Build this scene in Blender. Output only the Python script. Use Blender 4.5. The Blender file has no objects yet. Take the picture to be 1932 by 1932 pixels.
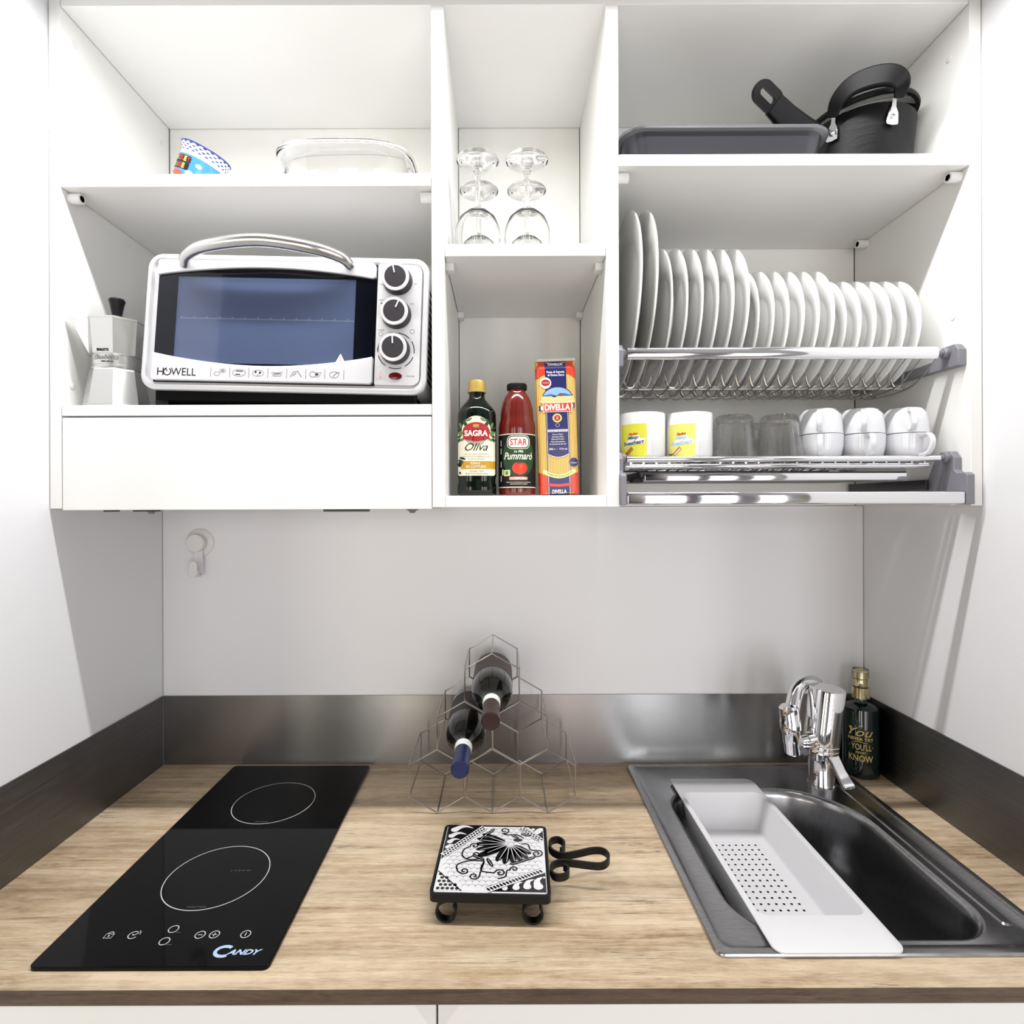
import bpy, bmesh, math, random
from mathutils import Vector, Matrix
random.seed(4)
R = math.radians
C = bpy.context.scene.collection

# ------------------------------------------------------------------ camera, world, lights, exposure
scene = bpy.context.scene
CAM_Z = 1.459
cam_d = bpy.data.cameras.new('camera')
cam_d.sensor_fit = 'HORIZONTAL'; cam_d.sensor_width = 36
cam_d.lens = 1060 / 1932 * 36
cam_d.shift_x = 18 / 1932; cam_d.shift_y = -13 / 1932
cam_d.clip_start = 0.02
cam = bpy.data.objects.new('camera', cam_d); C.objects.link(cam)
cam.location = (0, -1.217, CAM_Z); cam.rotation_euler = (R(90), R(0.19), 0)
scene.camera = cam

vs = scene.view_settings
vs.view_transform = 'Standard'; vs.look = 'None'; vs.gamma = 1; vs.use_curve_mapping = False
vs.exposure = 0.06

world = bpy.data.worlds.new('room_light'); scene.world = world
world.use_nodes = True
wn = world.node_tree; wn.nodes.clear()
wo = wn.nodes.new('ShaderNodeOutputWorld'); wb = wn.nodes.new('ShaderNodeBackground')
wt = wn.nodes.new('ShaderNodeTexCoord')
wm = wn.nodes.new('ShaderNodeMapping'); wm.inputs['Scale'].default_value = (2.2, 1.0, 0.5)
wz = wn.nodes.new('ShaderNodeTexNoise'); wz.inputs['Scale'].default_value = 1.7; wz.inputs['Detail'].default_value = 2
wr = wn.nodes.new('ShaderNodeValToRGB')
e = wr.color_ramp.elements
e[0].position = 0.36; e[0].color = (0.03, 0.03, 0.04, 1)
e[1].position = 0.66; e[1].color = (1.0, 0.99, 1.0, 1)
x = e.new(0.44); x.color = (0.42, 0.36, 0.40, 1)
x = e.new(0.50); x.color = (0.62, 0.58, 0.44, 1)
x = e.new(0.56); x.color = (0.85, 0.84, 0.87, 1)
wn.links.new(wt.outputs['Generated'], wm.inputs[0]); wn.links.new(wm.outputs[0], wz.inputs['Vector'])
wn.links.new(wz.outputs[0], wr.inputs[0]); wn.links.new(wr.outputs[0], wb.inputs[0])
wb.inputs['Strength'].default_value = 0.42
wn.links.new(wb.outputs[0], wo.inputs[0])

def area(name, loc, rot, sx, sy, power, col=(1, 1, 1), spread=math.pi):
    d = bpy.data.lights.new(name, 'AREA'); d.shape = 'RECTANGLE'; d.size = sx; d.size_y = sy
    d.energy = power; d.color = col
    d.spread = spread
    o = bpy.data.objects.new(name, d); C.objects.link(o); o.location = loc; o.rotation_euler = rot
    return o
# the lamp bar under the ceiling just in front of the wall cabinet
area('lamp_bar', (0.02, -0.494, 2.297), (R(-4), 0, 0), 1.30, 0.02, 15.5, (1.0, 0.99, 0.975), R(174))
# added fill panels behind the camera, spaced to streak the steel upstand
for wx_, ww_, wp_, wc_ in ((-1.70, 0.50, 11.0, (1.0, 0.95, 0.76)), (-0.78, 0.42, 10.0, (1.0, 0.96, 0.86)), (0.45, 0.40, 8.5, (1.0, 0.88, 0.88)), (1.02, 0.34, 14.0, (0.95, 0.98, 1.0)), (1.62, 0.26, 8.0, (0.97, 0.98, 1.0))):
    area('fill_panel', (wx_, -3.0, 1.15), (R(91), 0, 0), ww_, 1.6, wp_, wc_)

# ------------------------------------------------------------------ materials
def pm(name, col, rough=0.5, metal=0.0, spec=0.5, coat=0.0, trans=0.0, ior=1.5, alpha=1.0, aniso=0):
    m = bpy.data.materials.new(name); m.use_nodes = True
    b = m.node_tree.nodes['Principled BSDF']
    b.inputs['Base Color'].default_value = (*col, 1)
    b.inputs['Roughness'].default_value = rough; b.inputs['Metallic'].default_value = metal
    b.inputs['Specular IOR Level'].default_value = spec
    b.inputs['Coat Weight'].default_value = coat; b.inputs['Transmission Weight'].default_value = trans
    b.inputs['IOR'].default_value = ior; b.inputs['Alpha'].default_value = alpha
    b.inputs['Coat Roughness'].default_value = 0.05
    return m
def nodes(m): return m.node_tree, m.node_tree.nodes['Principled BSDF']
def noise_bump(m, scale, vec=(1, 1, 1), strength=0.1, dist=0.001, detail=2, col=None):
    nt, b = nodes(m)
    tc = nt.nodes.new('ShaderNodeTexCoord'); mp = nt.nodes.new('ShaderNodeMapping')
    mp.inputs['Scale'].default_value = vec
    nz = nt.nodes.new('ShaderNodeTexNoise'); nz.inputs['Scale'].default_value = scale; nz.inputs['Detail'].default_value = detail
    bp = nt.nodes.new('ShaderNodeBump'); bp.inputs['Strength'].default_value = strength; bp.inputs['Distance'].default_value = dist
    nt.links.new(tc.outputs['Object'], mp.inputs[0]); nt.links.new(mp.outputs[0], nz.inputs['Vector'])
    nt.links.new(nz.outputs[0], bp.inputs['Height']); nt.links.new(bp.outputs[0], b.inputs['Normal'])
    if col:
        r = nt.nodes.new('ShaderNodeValToRGB')
        r.color_ramp.elements[0].color = (*col[0], 1); r.color_ramp.elements[1].color = (*col[1], 1)
        r.color_ramp.elements[0].position = 0.3; r.color_ramp.elements[1].position = 0.7
        nt.links.new(nz.outputs[0], r.inputs[0]); nt.links.new(r.outputs[0], b.inputs['Base Color'])
    return m
M = {}
M['laminate'] = noise_bump(pm('white_laminate', (0.86, 0.86, 0.845), 0.38), 900, strength=0.03, dist=0.0003)
M['laminate_in'] = noise_bump(pm('inner_laminate', (0.83, 0.83, 0.80), 0.42), 900, strength=0.03, dist=0.0003)
M['wall'] = noise_bump(pm('niche_panel', (0.80, 0.805, 0.83), 0.40), 700, strength=0.03, dist=0.0003)
M['steel_x'] = noise_bump(pm('brushed_steel', (0.40, 0.39, 0.385), 0.20, 1.0), 3.0, (2, 2, 1500), 0.8, 0.0007, 2,
                          ((0.40, 0.395, 0.40), (0.46, 0.455, 0.46)))
def brushed(m, rough, an):
    nt, b = nodes(m); b.inputs['Anisotropic'].default_value = an; b.inputs['Roughness'].default_value = rough; b.inputs['Anisotropic Rotation'].default_value = 0.25
    t = nt.nodes.new('ShaderNodeTangent'); t.direction_type = 'RADIAL'; t.axis = 'Z'
    nt.links.new(t.outputs[0], b.inputs['Tangent']); return m
M['steel_x'] = brushed(noise_bump(pm('brushed_steel', (0.29, 0.287, 0.285), 0.4, 1.0), 3.0, (1.5, 1.5, 900), 0.10, 0.0003, 2), 0.27, 0.93)
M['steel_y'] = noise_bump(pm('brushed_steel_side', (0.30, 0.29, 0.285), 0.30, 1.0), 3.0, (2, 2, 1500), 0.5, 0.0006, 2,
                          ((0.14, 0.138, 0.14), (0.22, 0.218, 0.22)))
M['sink'] = noise_bump(pm('satin_steel', (0.42, 0.42, 0.43), 0.24, 1.0), 60, (1, 6, 1), 0.05, 0.0005, 2,
                       ((0.38, 0.38, 0.39), (0.46, 0.46, 0.47)))
M['chrome'] = pm('chrome', (0.82, 0.82, 0.84), 0.06, 1.0)
M['satin'] = pm('satin_aluminium', (0.62, 0.61, 0.60), 0.24, 1.0)
M['wire'] = pm('rack_wire', (0.42, 0.40, 0.38), 0.28, 1.0)
M['black_glass'] = pm('black_glass', (0.0015, 0.0015, 0.002), 0.04, spec=0.16)
M['mark'] = pm('printed_mark', (0.62, 0.62, 0.62), 0.5)
M['mark_dim'] = pm('printed_mark_dim', (0.12, 0.12, 0.13), 0.5)
M['logo_blue'] = pm('printed_logo', (0.45, 0.60, 0.85), 0.4)
M['glass'] = pm('clear_glass', (1, 1, 1), 0.0, trans=1.0, ior=1.45)
M['thick_glass'] = pm('pressed_glass', (1, 1, 1), 0.0, trans=1.0, ior=1.42, alpha=0.6)
M['cup'] = pm('cup_glaze', (0.70, 0.71, 0.745), 0.14, coat=0.3)
M['mug'] = pm('mug_glaze', (0.80, 0.80, 0.82), 0.14, coat=0.3)
M['porcelain'] = pm('porcelain', (0.92, 0.92, 0.915), 0.12, coat=0.3)
M['porcelain_grey'] = pm('porcelain_platter', (0.76, 0.76, 0.74), 0.2, coat=0.2)
M['grey_plastic'] = pm('grey_plastic', (0.21, 0.21, 0.24), 0.45)
M['dark_plastic'] = pm('dark_plastic', (0.03, 0.03, 0.035), 0.4)
M['black'] = pm('black_plastic', (0.005, 0.005, 0.006), 0.42, spec=0.2)
M['iron'] = noise_bump(pm('wrought_iron', (0.004, 0.004, 0.004), 0.42, spec=0.3), 250, strength=0.15, dist=0.0006)
M['hole'] = pm('dark_hole', (0.004, 0.004, 0.004), 0.9, spec=0.1)
M['white_plastic'] = pm('white_plastic', (0.80, 0.80, 0.80), 0.35)
M['hook_plastic'] = pm('hook_plastic', (0.74, 0.73, 0.72), 0.4)
M['strainer'] = pm('strainer_plastic', (0.70, 0.70, 0.72), 0.42)
M['oven_white'] = pm('oven_enamel', (0.74, 0.74, 0.765), 0.28, metal=0.15)
M['oven_silver'] = pm('oven_silver', (0.72, 0.72, 0.75), 0.25, metal=0.2)
M['enamel_black'] = pm('black_printed_glass', (0.002, 0.003, 0.006), 0.06, spec=0.3)
M['window_glass'] = pm('oven_window', (0.11, 0.15, 0.28), 0.08, spec=0.9, alpha=0.45)  # blue of a room reflection put into the pane colour
M['knob_face'] = pm('knob_face', (0.035, 0.032, 0.038), 0.45, spec=0.3)
M['red_lens'] = pm('red_lens', (0.12, 0.002, 0.005), 0.15)
M['pale_red'] = pm('pale_red_print', (0.75, 0.35, 0.33), 0.5)
M['grey_print'] = pm('grey_print', (0.16, 0.16, 0.17), 0.6)
M['black_print'] = pm('black_print', (0.005, 0.005, 0.006), 0.5, spec=0.3)
M['white_print'] = pm('white_print', (0.85, 0.85, 0.82), 0.5)
M['moka'] = noise_bump(pm('cast_aluminium', (0.66, 0.66, 0.64), 0.30, 1.0), 120, strength=0.04, dist=0.0005)
M['pan'] = noise_bump(pm('nonstick_coating', (0.024, 0.024, 0.031), 0.32, metal=0.15), 500, strength=0.08, dist=0.0004)
M['pot'] = noise_bump(pm('scratched_black', (0.005, 0.005, 0.006), 0.40, spec=0.22), 30, (1, 1, 6), 0.3, 0.001, 5)
M['pan_rim'] = pm('pan_rim', (0.16, 0.16, 0.17), 0.25, metal=0.6)
M['wine_glass_dark'] = pm('dark_bottle_glass', (0.004, 0.005, 0.004), 0.04, coat=0.4)
M['capsule_navy'] = pm('navy_capsule', (0.012, 0.018, 0.085), 0.38, metal=0.2)
M['capsule_brown'] = pm('brown_capsule', (0.028, 0.008, 0.006), 0.38, metal=0.2)
M['paper_brown'] = pm('brown_paper', (0.085, 0.055, 0.05), 0.55)
M['paper_dark'] = pm('dark_paper', (0.02, 0.02, 0.024), 0.55)
M['oil_glass'] = pm('green_black_glass', (0.002, 0.006, 0.003), 0.06, spec=0.4)
M['gold'] = pm('gold_plastic', (0.52, 0.36, 0.09), 0.35, metal=0.3)
M['gold_metal'] = pm('pale_gold_metal', (0.75, 0.66, 0.42), 0.12, 1.0)
M['gold_print'] = pm('gold_print', (0.70, 0.52, 0.14), 0.4)
M['passata'] = pm('tomato_passata', (0.13, 0.010, 0.006), 0.14, coat=0.3)
M['cream'] = pm('cream_print', (0.82, 0.78, 0.62), 0.5)
M['red'] = pm('red_print', (0.42, 0.008, 0.012), 0.4)
M['orange_red'] = pm('orange_red_print', (0.60, 0.045, 0.012), 0.3, coat=0.2)
M['mustard'] = pm('mustard_print', (0.52, 0.28, 0.02), 0.5)
M['green'] = pm('green_print', (0.006, 0.050, 0.014), 0.45)
M['leaf'] = pm('leaf_print', (0.12, 0.22, 0.05), 0.5)
M['navy'] = pm('navy_print', (0.008, 0.011, 0.11), 0.3, coat=0.2)
M['sky'] = pm('sky_print', (0.25, 0.45, 0.80), 0.4)
M['wheat'] = pm('wheat_print', (0.75, 0.60, 0.25), 0.4)
M['film'] = pm('clear_film', (0.9, 0.9, 0.9), 0.15, alpha=0.35)
M['yellow'] = pm('yellow_print', (0.72, 0.70, 0.05), 0.3)
M['yellow_pale'] = pm('pale_yellow_print', (0.76, 0.74, 0.16), 0.3)
M['blue_dark'] = pm('dark_blue_print', (0.03, 0.07, 0.16), 0.4)
M['blue_light'] = pm('light_blue_print', (0.36, 0.58, 0.72), 0.4)
M['teal_glass'] = pm('dark_teal_glass', (0.001, 0.010, 0.010), 0.04, coat=0.5)
M['cap_clear'] = pm('clear_cap', (0.95, 0.95, 0.92), 0.05, trans=1.0, ior=1.2)
M['bowl_blue'] = pm('bright_blue_glaze', (0.06, 0.24, 0.62), 0.2)
M['bowl_navy'] = pm('navy_glaze', (0.02, 0.04, 0.22), 0.2)
M['seam'] = pm('cabinet_core', (0.30, 0.29, 0.27), 0.8)

def spaghetti_mat():
    m = pm('dry_spaghetti', (0.72, 0.45, 0.10), 0.35); nt, b = nodes(m)
    tc = nt.nodes.new('ShaderNodeTexCoord'); w = nt.nodes.new('ShaderNodeTexWave')
    w.wave_type = 'BANDS'; w.bands_direction = 'X'; w.inputs['Scale'].default_value = 110; w.inputs['Distortion'].default_value = 1.2
    w.inputs['Detail Scale'].default_value = 0.4
    r = nt.nodes.new('ShaderNodeValToRGB'); r.color_ramp.elements[0].color = (0.42, 0.21, 0.03, 1); r.color_ramp.elements[1].color = (0.80, 0.54, 0.16, 1)
    r.color_ramp.elements[1].position = 0.6
    nt.links.new(tc.outputs['Object'], w.inputs['Vector']); nt.links.new(w.outputs[1], r.inputs[0]); nt.links.new(r.outputs[0], b.inputs['Base Color'])
    return m
M['spaghetti'] = spaghetti_mat()

def wood_mat(name, pale, mid, dark, tone=1.0):
    m = pm(name, mid, 0.46); nt, b = nodes(m); L = nt.links.new
    N = lambda t: nt.nodes.new(t)
    tc = N('ShaderNodeTexCoord')
    def nz(vec, scale, detail, rough=0.6, dist=0.0):
        mp = N('ShaderNodeMapping'); mp.inputs['Scale'].default_value = vec
        n = N('ShaderNodeTexNoise'); n.inputs['Scale'].default_value = scale; n.inputs['Detail'].default_value = detail
        n.inputs['Roughness'].default_value = rough; n.inputs['Distortion'].default_value = dist
        L(tc.outputs['Object'], mp.inputs[0]); L(mp.outputs[0], n.inputs['Vector']); return n.outputs[0]
    def mth(op, a, bb, clamp=False):
        n = N('ShaderNodeMath'); n.operation = op; n.use_clamp = clamp
        for i, v in enumerate((a, bb)):
            if isinstance(v, (int, float)): n.inputs[i].default_value = v
            else: L(v, n.inputs[i])
        return n.outputs[0]
    broad = nz((1, 9, 9), 2.2, 5)
    mid_n = nz((1, 18, 18), 7, 6, 0.7, 0.6)
    fine = nz((1, 12, 12), 55, 4, 0.7)
    mott = nz((1, 2.2, 2.2), 34, 3, 0.6)
    v = mth('ADD', mth('MULTIPLY', broad, 0.34), mth('MULTIPLY', mid_n, 0.36))
    v = mth('ADD', v, mth('MULTIPLY', fine, 0.22)); v = mth('ADD', v, mth('MULTIPLY', mott, 0.14))
    r = N('ShaderNodeValToRGB'); el = r.color_ramp.elements
    el[0].position = 0.37; el[0].color = (*dark, 1); el[1].position = 0.60; el[1].color = (*pale, 1)
    q = el.new(0.47); q.color = (*mid, 1)
    L(v, r.inputs[0])
    # thin dark cracks running along the grain
    cr = nz((1, 26, 26), 2.6, 7, 0.55, 0.3)
    c2 = mth('ABSOLUTE', mth('SUBTRACT', cr, 0.5), 0); c3 = mth('MULTIPLY', c2, 75, True)
    pres = nz((1.5, 6, 6), 3.0, 3); p2 = mth('MULTIPLY', mth('SUBTRACT', pres, 0.52), 9, True)
    k = mth('SUBTRACT', 1.0, mth('MULTIPLY', mth('SUBTRACT', 1.0, c3), mth('MULTIPLY', p2, 0.75)), True)
    # broad board-wide tone bands
    bd = nz((0.12, 7, 7), 1.6, 1); b2 = mth('ADD', 0.62, mth('MULTIPLY', bd, 0.78))
    k = mth('MULTIPLY', k, b2); k = mth('MULTIPLY', k, tone)
    mx = N('ShaderNodeVectorMath'); mx.operation = 'SCALE'
    L(r.outputs[0], mx.inputs[0]); L(k, mx.inputs['Scale']); L(mx.outputs[0], b.inputs['Base Color'])
    bp = N('ShaderNodeBump'); bp.inputs['Strength'].default_value = 0.12; bp.inputs['Distance'].default_value = 0.0006
    L(v, bp.inputs['Height']); L(bp.outputs[0], b.inputs['Normal'])
    return m
M['wood'] = wood_mat('oak_laminate', (0.68, 0.55, 0.39), (0.43, 0.31, 0.19), (0.13, 0.078, 0.045))
M['wood_edge'] = wood_mat('dark_oak_edge', (0.17, 0.12, 0.085), (0.10, 0.065, 0.045), (0.045, 0.028, 0.02))

# ------------------------------------------------------------------ mesh helpers
WM = {}
def wmat(o):
    m = Matrix.Identity(4)
    while o is not None:
        m = Matrix.LocRotScale(o.location, o.rotation_euler, o.scale) @ m; o = o.parent
    return m
class MB:
    def __init__(s): s.bm = bmesh.new()
    def _m(s, faces, m):
        for f in faces: f.material_index = m
    def box(s, x0, x1, y0, y1, z0, z1, m=0, bev=0.0, seg=2):
        vs_ = [s.bm.verts.new(p) for p in ((x0, y0, z0), (x1, y0, z0), (x1, y1, z0), (x0, y1, z0), (x0, y0, z1), (x1, y0, z1), (x1, y1, z1), (x0, y1, z1))]
        fs = [s.bm.faces.new([vs_[i] for i in q]) for q in ((0, 3, 2, 1), (4, 5, 6, 7), (0, 1, 5, 4), (1, 2, 6, 5), (2, 3, 7, 6), (3, 0, 4, 7))]
        s._m(fs, m)
        if bev > 0:
            es = list({e for f in fs for e in f.edges})
            r = bmesh.ops.bevel(s.bm, geom=es, offset=bev, segments=seg, profile=0.5, affect='EDGES')
            s._m(r['faces'], m)
        return s
    def loft(s, loops, m=0, cap0=True, cap1=True, closed=True):
        rows = [[s.bm.verts.new(p) for p in lp] for lp in loops]
        n = len(rows[0]); k = n if closed else n - 1
        for a, b in zip(rows, rows[1:]):
            for i in range(k):
                j = (i + 1) % n
                try: s.bm.faces.new((a[i], a[j], b[j], b[i])).material_index = m
                except ValueError: pass
        if cap0 and n > 2: s.bm.faces.new(list(reversed(rows[0]))).material_index = m
        if cap1 and n > 2: s.bm.faces.new(rows[-1]).material_index = m
        return s
    def lathe(s, prof, n=40, m=0, c=(0, 0, 0), mat=None, a0=0.0, mfun=None):
        c = Vector(c); rows = []
        T = mat or Matrix.Identity(4)
        for r, z in prof:
            if r <= 1e-6: rows.append([s.bm.verts.new(c + (T @ Vector((0, 0, z))))])
            else: rows.append([s.bm.verts.new(c + (T @ Vector((r * math.cos(a0 + 2 * math.pi * i / n), r * math.sin(a0 + 2 * math.pi * i / n), z)))) for i in range(n)])
        for q, (a, b) in enumerate(zip(rows, rows[1:])):
            mi = mfun(q) if mfun else m
            for i in range(n):
                j = (i + 1) % n
                if len(a) == 1 and len(b) == 1: continue
                if len(a) == 1: f = s.bm.faces.new((a[0], b[j], b[i]))
                elif len(b) == 1: f = s.bm.faces.new((a[i], a[j], b[0]))
                else: f = s.bm.faces.new((a[i], a[j], b[j], b[i]))
                f.material_index = mi
        return s
    def tube(s, pts, r, n=8, m=0, closed=False):
        pts = [Vector(p) for p in pts]; N = len(pts)
        rad = r if isinstance(r, (list, tuple)) else [r] * N
        loops = []; nrm = None
        for i, p in enumerate(pts):
            a = pts[i - 1] if (i > 0 or closed) else p
            b = pts[(i + 1) % N] if (i < N - 1 or closed) else p
            t = (b - a).normalized()
            if nrm is None: nrm = t.orthogonal().normalized()
            else:
                nrm = nrm - t * nrm.dot(t)
                nrm = nrm.normalized() if nrm.length > 1e-6 else t.orthogonal().normalized()
            bi = t.cross(nrm)
            k = 1.0
            if 0 < i < N - 1 or closed:
                d1 = (p - a).normalized(); d2 = (b - p).normalized()
                k = 1 / max(0.5, math.cos(d1.angle(d2, 0) / 2))
            loops.append([p + (nrm * math.cos(2 * math.pi * j / n) + bi * math.sin(2 * math.pi * j / n)) * rad[i] * k for j in range(n)])
        if closed:
            loops.append(loops[0]); s.loft(loops, m, False, False); bmesh.ops.remove_doubles(s.bm, verts=s.bm.verts, dist=1e-6)
        else: s.loft(loops, m)
        return s
    def strip(s, pts, w, t, up=(0, 0, 1), m=0):
        """flat bar swept along pts, w measured along up, t across"""
        pts = [Vector(p) for p in pts]; N = len(pts); up = Vector(up).normalized(); loops = []
        W = w if isinstance(w, (list, tuple)) else [w] * N
        TT = t if isinstance(t, (list, tuple)) else [t] * N
        for i, p in enumerate(pts):
            t = TT[i]; a = pts[max(0, i - 1)]; b = pts[min(N - 1, i + 1)]
            tg = (b - a).normalized(); side = tg.cross(up).normalized(); u2 = side.cross(tg).normalized()
            if u2.dot(up) < 0: u2 = -u2
            loops.append([p + side * (t / 2) + u2 * (W[i] / 2), p - side * (t / 2) + u2 * (W[i] / 2), p - side * (t / 2) - u2 * (W[i] / 2), p + side * (t / 2) - u2 * (W[i] / 2)])
        s.loft(loops, m); return s
    def prism(s, pts, z0, z1, m=0, T=None):
        T = T or Matrix.Identity(4)
        a = [T @ Vector((x, y, z0)) for x, y in pts]; b = [T @ Vector((x, y, z1)) for x, y in pts]
        return s.loft([a, b], m)
    def xform(s, T):
        bmesh.ops.transform(s.bm, matrix=T, verts=s.bm.verts); return s
    def build(s, name, mats, parent=None, world=False, angle=35, label=None, recalc=True, bevel=0):
        if recalc: bmesh.ops.recalc_face_normals(s.bm, faces=s.bm.faces)
        me = bpy.data.meshes.new(name)
        if world and parent is not None: bmesh.ops.transform(s.bm, matrix=wmat(parent).inverted(), verts=s.bm.verts)
        s.bm.to_mesh(me); s.bm.free()
        for mm in (mats if isinstance(mats, (list, tuple)) else [mats]): me.materials.append(mm)
        for p in me.polygons: p.use_smooth = True
        me.set_sharp_from_angle(angle=R(angle))
        o = bpy.data.objects.new(name, me); C.objects.link(o)
        if parent is not None: o.parent = parent
        if label: o['label'] = label
        if bevel:
            md = o.modifiers.new('bevel', 'BEVEL'); md.width = bevel; md.segments = 2; md.limit_method = 'ANGLE'; md.angle_limit = R(40)
        return o

def tag(o, label, cat, group=None):
    o['label'] = label; o['category'] = cat
    if group: o['group'] = group
    return o
def thing(name, label, cat, loc=(0, 0, 0), rot=(0, 0, 0), group=None):
    o = bpy.data.objects.new(name, None); C.objects.link(o); o.empty_display_size = 0.03
    o.location = loc; o.rotation_euler = rot
    return tag(o, label, cat, group)
def struct(o): o['kind'] = 'structure'; return o
def kids(o): return [c for c in bpy.data.objects if c.parent == o]
def copy_tree(o, parent=None):
    c = o.copy(); C.objects.link(c)
    if parent is not None: c.parent = parent
    for k in kids(o): copy_tree(k, c)
    return c
def rrect(x0, x1, y0, y1, r, n=8):
    """rounded rectangle, r = one radius or (x0y0, x1y0, x1y1, x0y1)"""
    r = r if isinstance(r, (list, tuple)) else (r,) * 4
    out = []
    for (cx, cy, a, q) in ((x0 + r[0], y0 + r[0], 180, r[0]), (x1 - r[1], y0 + r[1], 270, r[1]), (x1 - r[2], y1 - r[2], 0, r[2]), (x0 + r[3], y1 - r[3], 90, r[3])):
        for i in range(n + 1):
            t = R(a + 90 * i / n); out.append((cx + q * math.cos(t), cy + q * math.sin(t)))
    return out
def lv(pts, z): return [(x, y, z) for x, y in pts]
def smoothpath(pts, k=6, closed=False):
    P = [Vector(p) for p in pts]; n = len(P); out = []
    rng = range(n if closed else n - 1)
    for i in rng:
        p0 = P[(i - 1) % n] if (closed or i > 0) else P[i]; p1 = P[i]; p2 = P[(i + 1) % n]
        p3 = P[(i + 2) % n] if (closed or i < n - 2) else p2
        for j in range(k):
            t = j / k
            out.append(0.5 * ((2 * p1) + (p2 - p0) * t + (2 * p0 - 5 * p1 + 4 * p2 - p3) * t * t + (3 * p1 - p0 - 3 * p2 + p3) * t ** 3))
    if not closed: out.append(P[-1])
    return out

# flat printed art: shapes in (u, v) with a layer height, mapped onto a surface
_tc = {}
def text_geo(s, bold, shear):
    key = (s, bold, shear)
    if key not in _tc:
        cu = bpy.data.curves.new('t', 'FONT'); cu.body = s; cu.size = 1; cu.resolution_u = 3
        cu.offset = bold; cu.shear = shear
        ob = bpy.data.objects.new('t', cu); me = ob.to_mesh()
        vs_ = [(v.co.x, v.co.y) for v in me.vertices]; fs = [tuple(p.vertices) for p in me.polygons]
        ob.to_mesh_clear(); bpy.data.objects.remove(ob); bpy.data.curves.remove(cu)
        _tc[key] = (vs_, fs)
    return _tc[key]
class Art:
    def __init__(s, eps=0.00012): s.bm = bmesh.new(); s.eps = eps
    def poly(s, pts, m, l=1):
        v = [s.bm.verts.new((x, y, l * s.eps)) for x, y in pts]
        if len(v) > 2: s.bm.faces.new(v).material_index = m
        return s
    def rect(s, x0, x1, y0, y1, m, l=1, r=0):
        return s.poly(rrect(x0, x1, y0, y1, r, 5) if r else [(x0, y0), (x1, y0), (x1, y1), (x0, y1)], m, l)
    def disc(s, cx, cy, rx, ry, m, l=1, n=28, rot=0):
        c, q = math.cos(rot), math.sin(rot)
        return s.poly([(cx + rx * math.cos(2 * math.pi * i / n) * c - ry * math.sin(2 * math.pi * i / n) * q,
                        cy + rx * math.cos(2 * math.pi * i / n) * q + ry * math.sin(2 * math.pi * i / n) * c) for i in range(n)], m, l)
    def line(s, pts, w, m, l=1, closed=False):
        P = [Vector(p) for p in pts]; n = len(P); W = w if isinstance(w, (list, tuple)) else [w] * n
        L_, R_ = [], []
        for i in range(n):
            a = P[i - 1] if (i or closed) else P[i]; b = P[(i + 1) % n] if (i < n - 1 or closed) else P[i]
            d = (b - a); d = d.normalized() if d.length else Vector((1, 0)); nn = Vector((-d.y, d.x))
            L_.append(s.bm.verts.new((*(P[i] + nn * W[i] / 2), l * s.eps))); R_.append(s.bm.verts.new((*(P[i] - nn * W[i] / 2), l * s.eps)))
        for i in range(n if closed else n - 1):
            j = (i + 1) % n
            s.bm.faces.new((L_[i], R_[i], R_[j], L_[j])).material_index = m
        return s
    def ring(s, cx, cy, r, w, m, l=1, n=40, a=0, b=360, ry=None):
        ry = ry or r; full = abs(b - a) >= 360
        k = n if full else n + 1
        return s.line([(cx + r * math.cos(R(a + (b - a) * i / n)), cy + ry * math.sin(R(a + (b - a) * i / n))) for i in range(k)], w, m, l, full)
    def text(s, t, cx, cy, h, m, l=2, w=None, bold=0.0, shear=0.0, rot=0.0, arc=0.0):
        vs_, fs = text_geo(t, bold, shear)
        if not vs_: return s
        x0 = min(v[0] for v in vs_); x1 = max(v[0] for v in vs_); y0 = min(v[1] for v in vs_); y1 = max(v[1] for v in vs_)
        sy = h / (y1 - y0); sx = (w / (x1 - x0)) if w else sy
        c, q = math.cos(rot), math.sin(rot); vv = []
        for x_, y_ in vs_:
            a = (x_ - (x0 + x1) / 2) * sx; b = (y_ - (y0 + y1) / 2) * sy + arc * (a * a)
            vv.append(s.bm.verts.new((cx + a * c - b * q, cy + a * q + b * c, l * s.eps)))
        for f in fs:
            try: s.bm.faces.new([vv[i] for i in f]).material_index = m
            except ValueError: pass
        return s
    def build(s, name, mats, parent, mapf, cut=0, label=None, world=False):
        bmesh.ops.triangulate(s.bm, faces=s.bm.faces)
        if cut:
            u0 = min(v.co.x for v in s.bm.verts); u1 = max(v.co.x for v in s.bm.verts); u = u0 + cut
            while u < u1:
                bmesh.ops.bisect_plane(s.bm, geom=s.bm.verts[:] + s.bm.edges[:] + s.bm.faces[:], plane_co=(u, 0, 0), plane_no=(1, 0, 0), dist=1e-7)
                u += cut
        for v in s.bm.verts: v.co = mapf(v.co.x, v.co.y, v.co.z)
        me = bpy.data.meshes.new(name)
        if world: bmesh.ops.transform(s.bm, matrix=wmat(parent).inverted(), verts=s.bm.verts)
        s.bm.to_mesh(me); s.bm.free()
        for mm in mats: me.materials.append(mm)
        o = bpy.data.objects.new(name, me); C.objects.link(o); o.parent = parent
        if label: o['label'] = label
        return o
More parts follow.
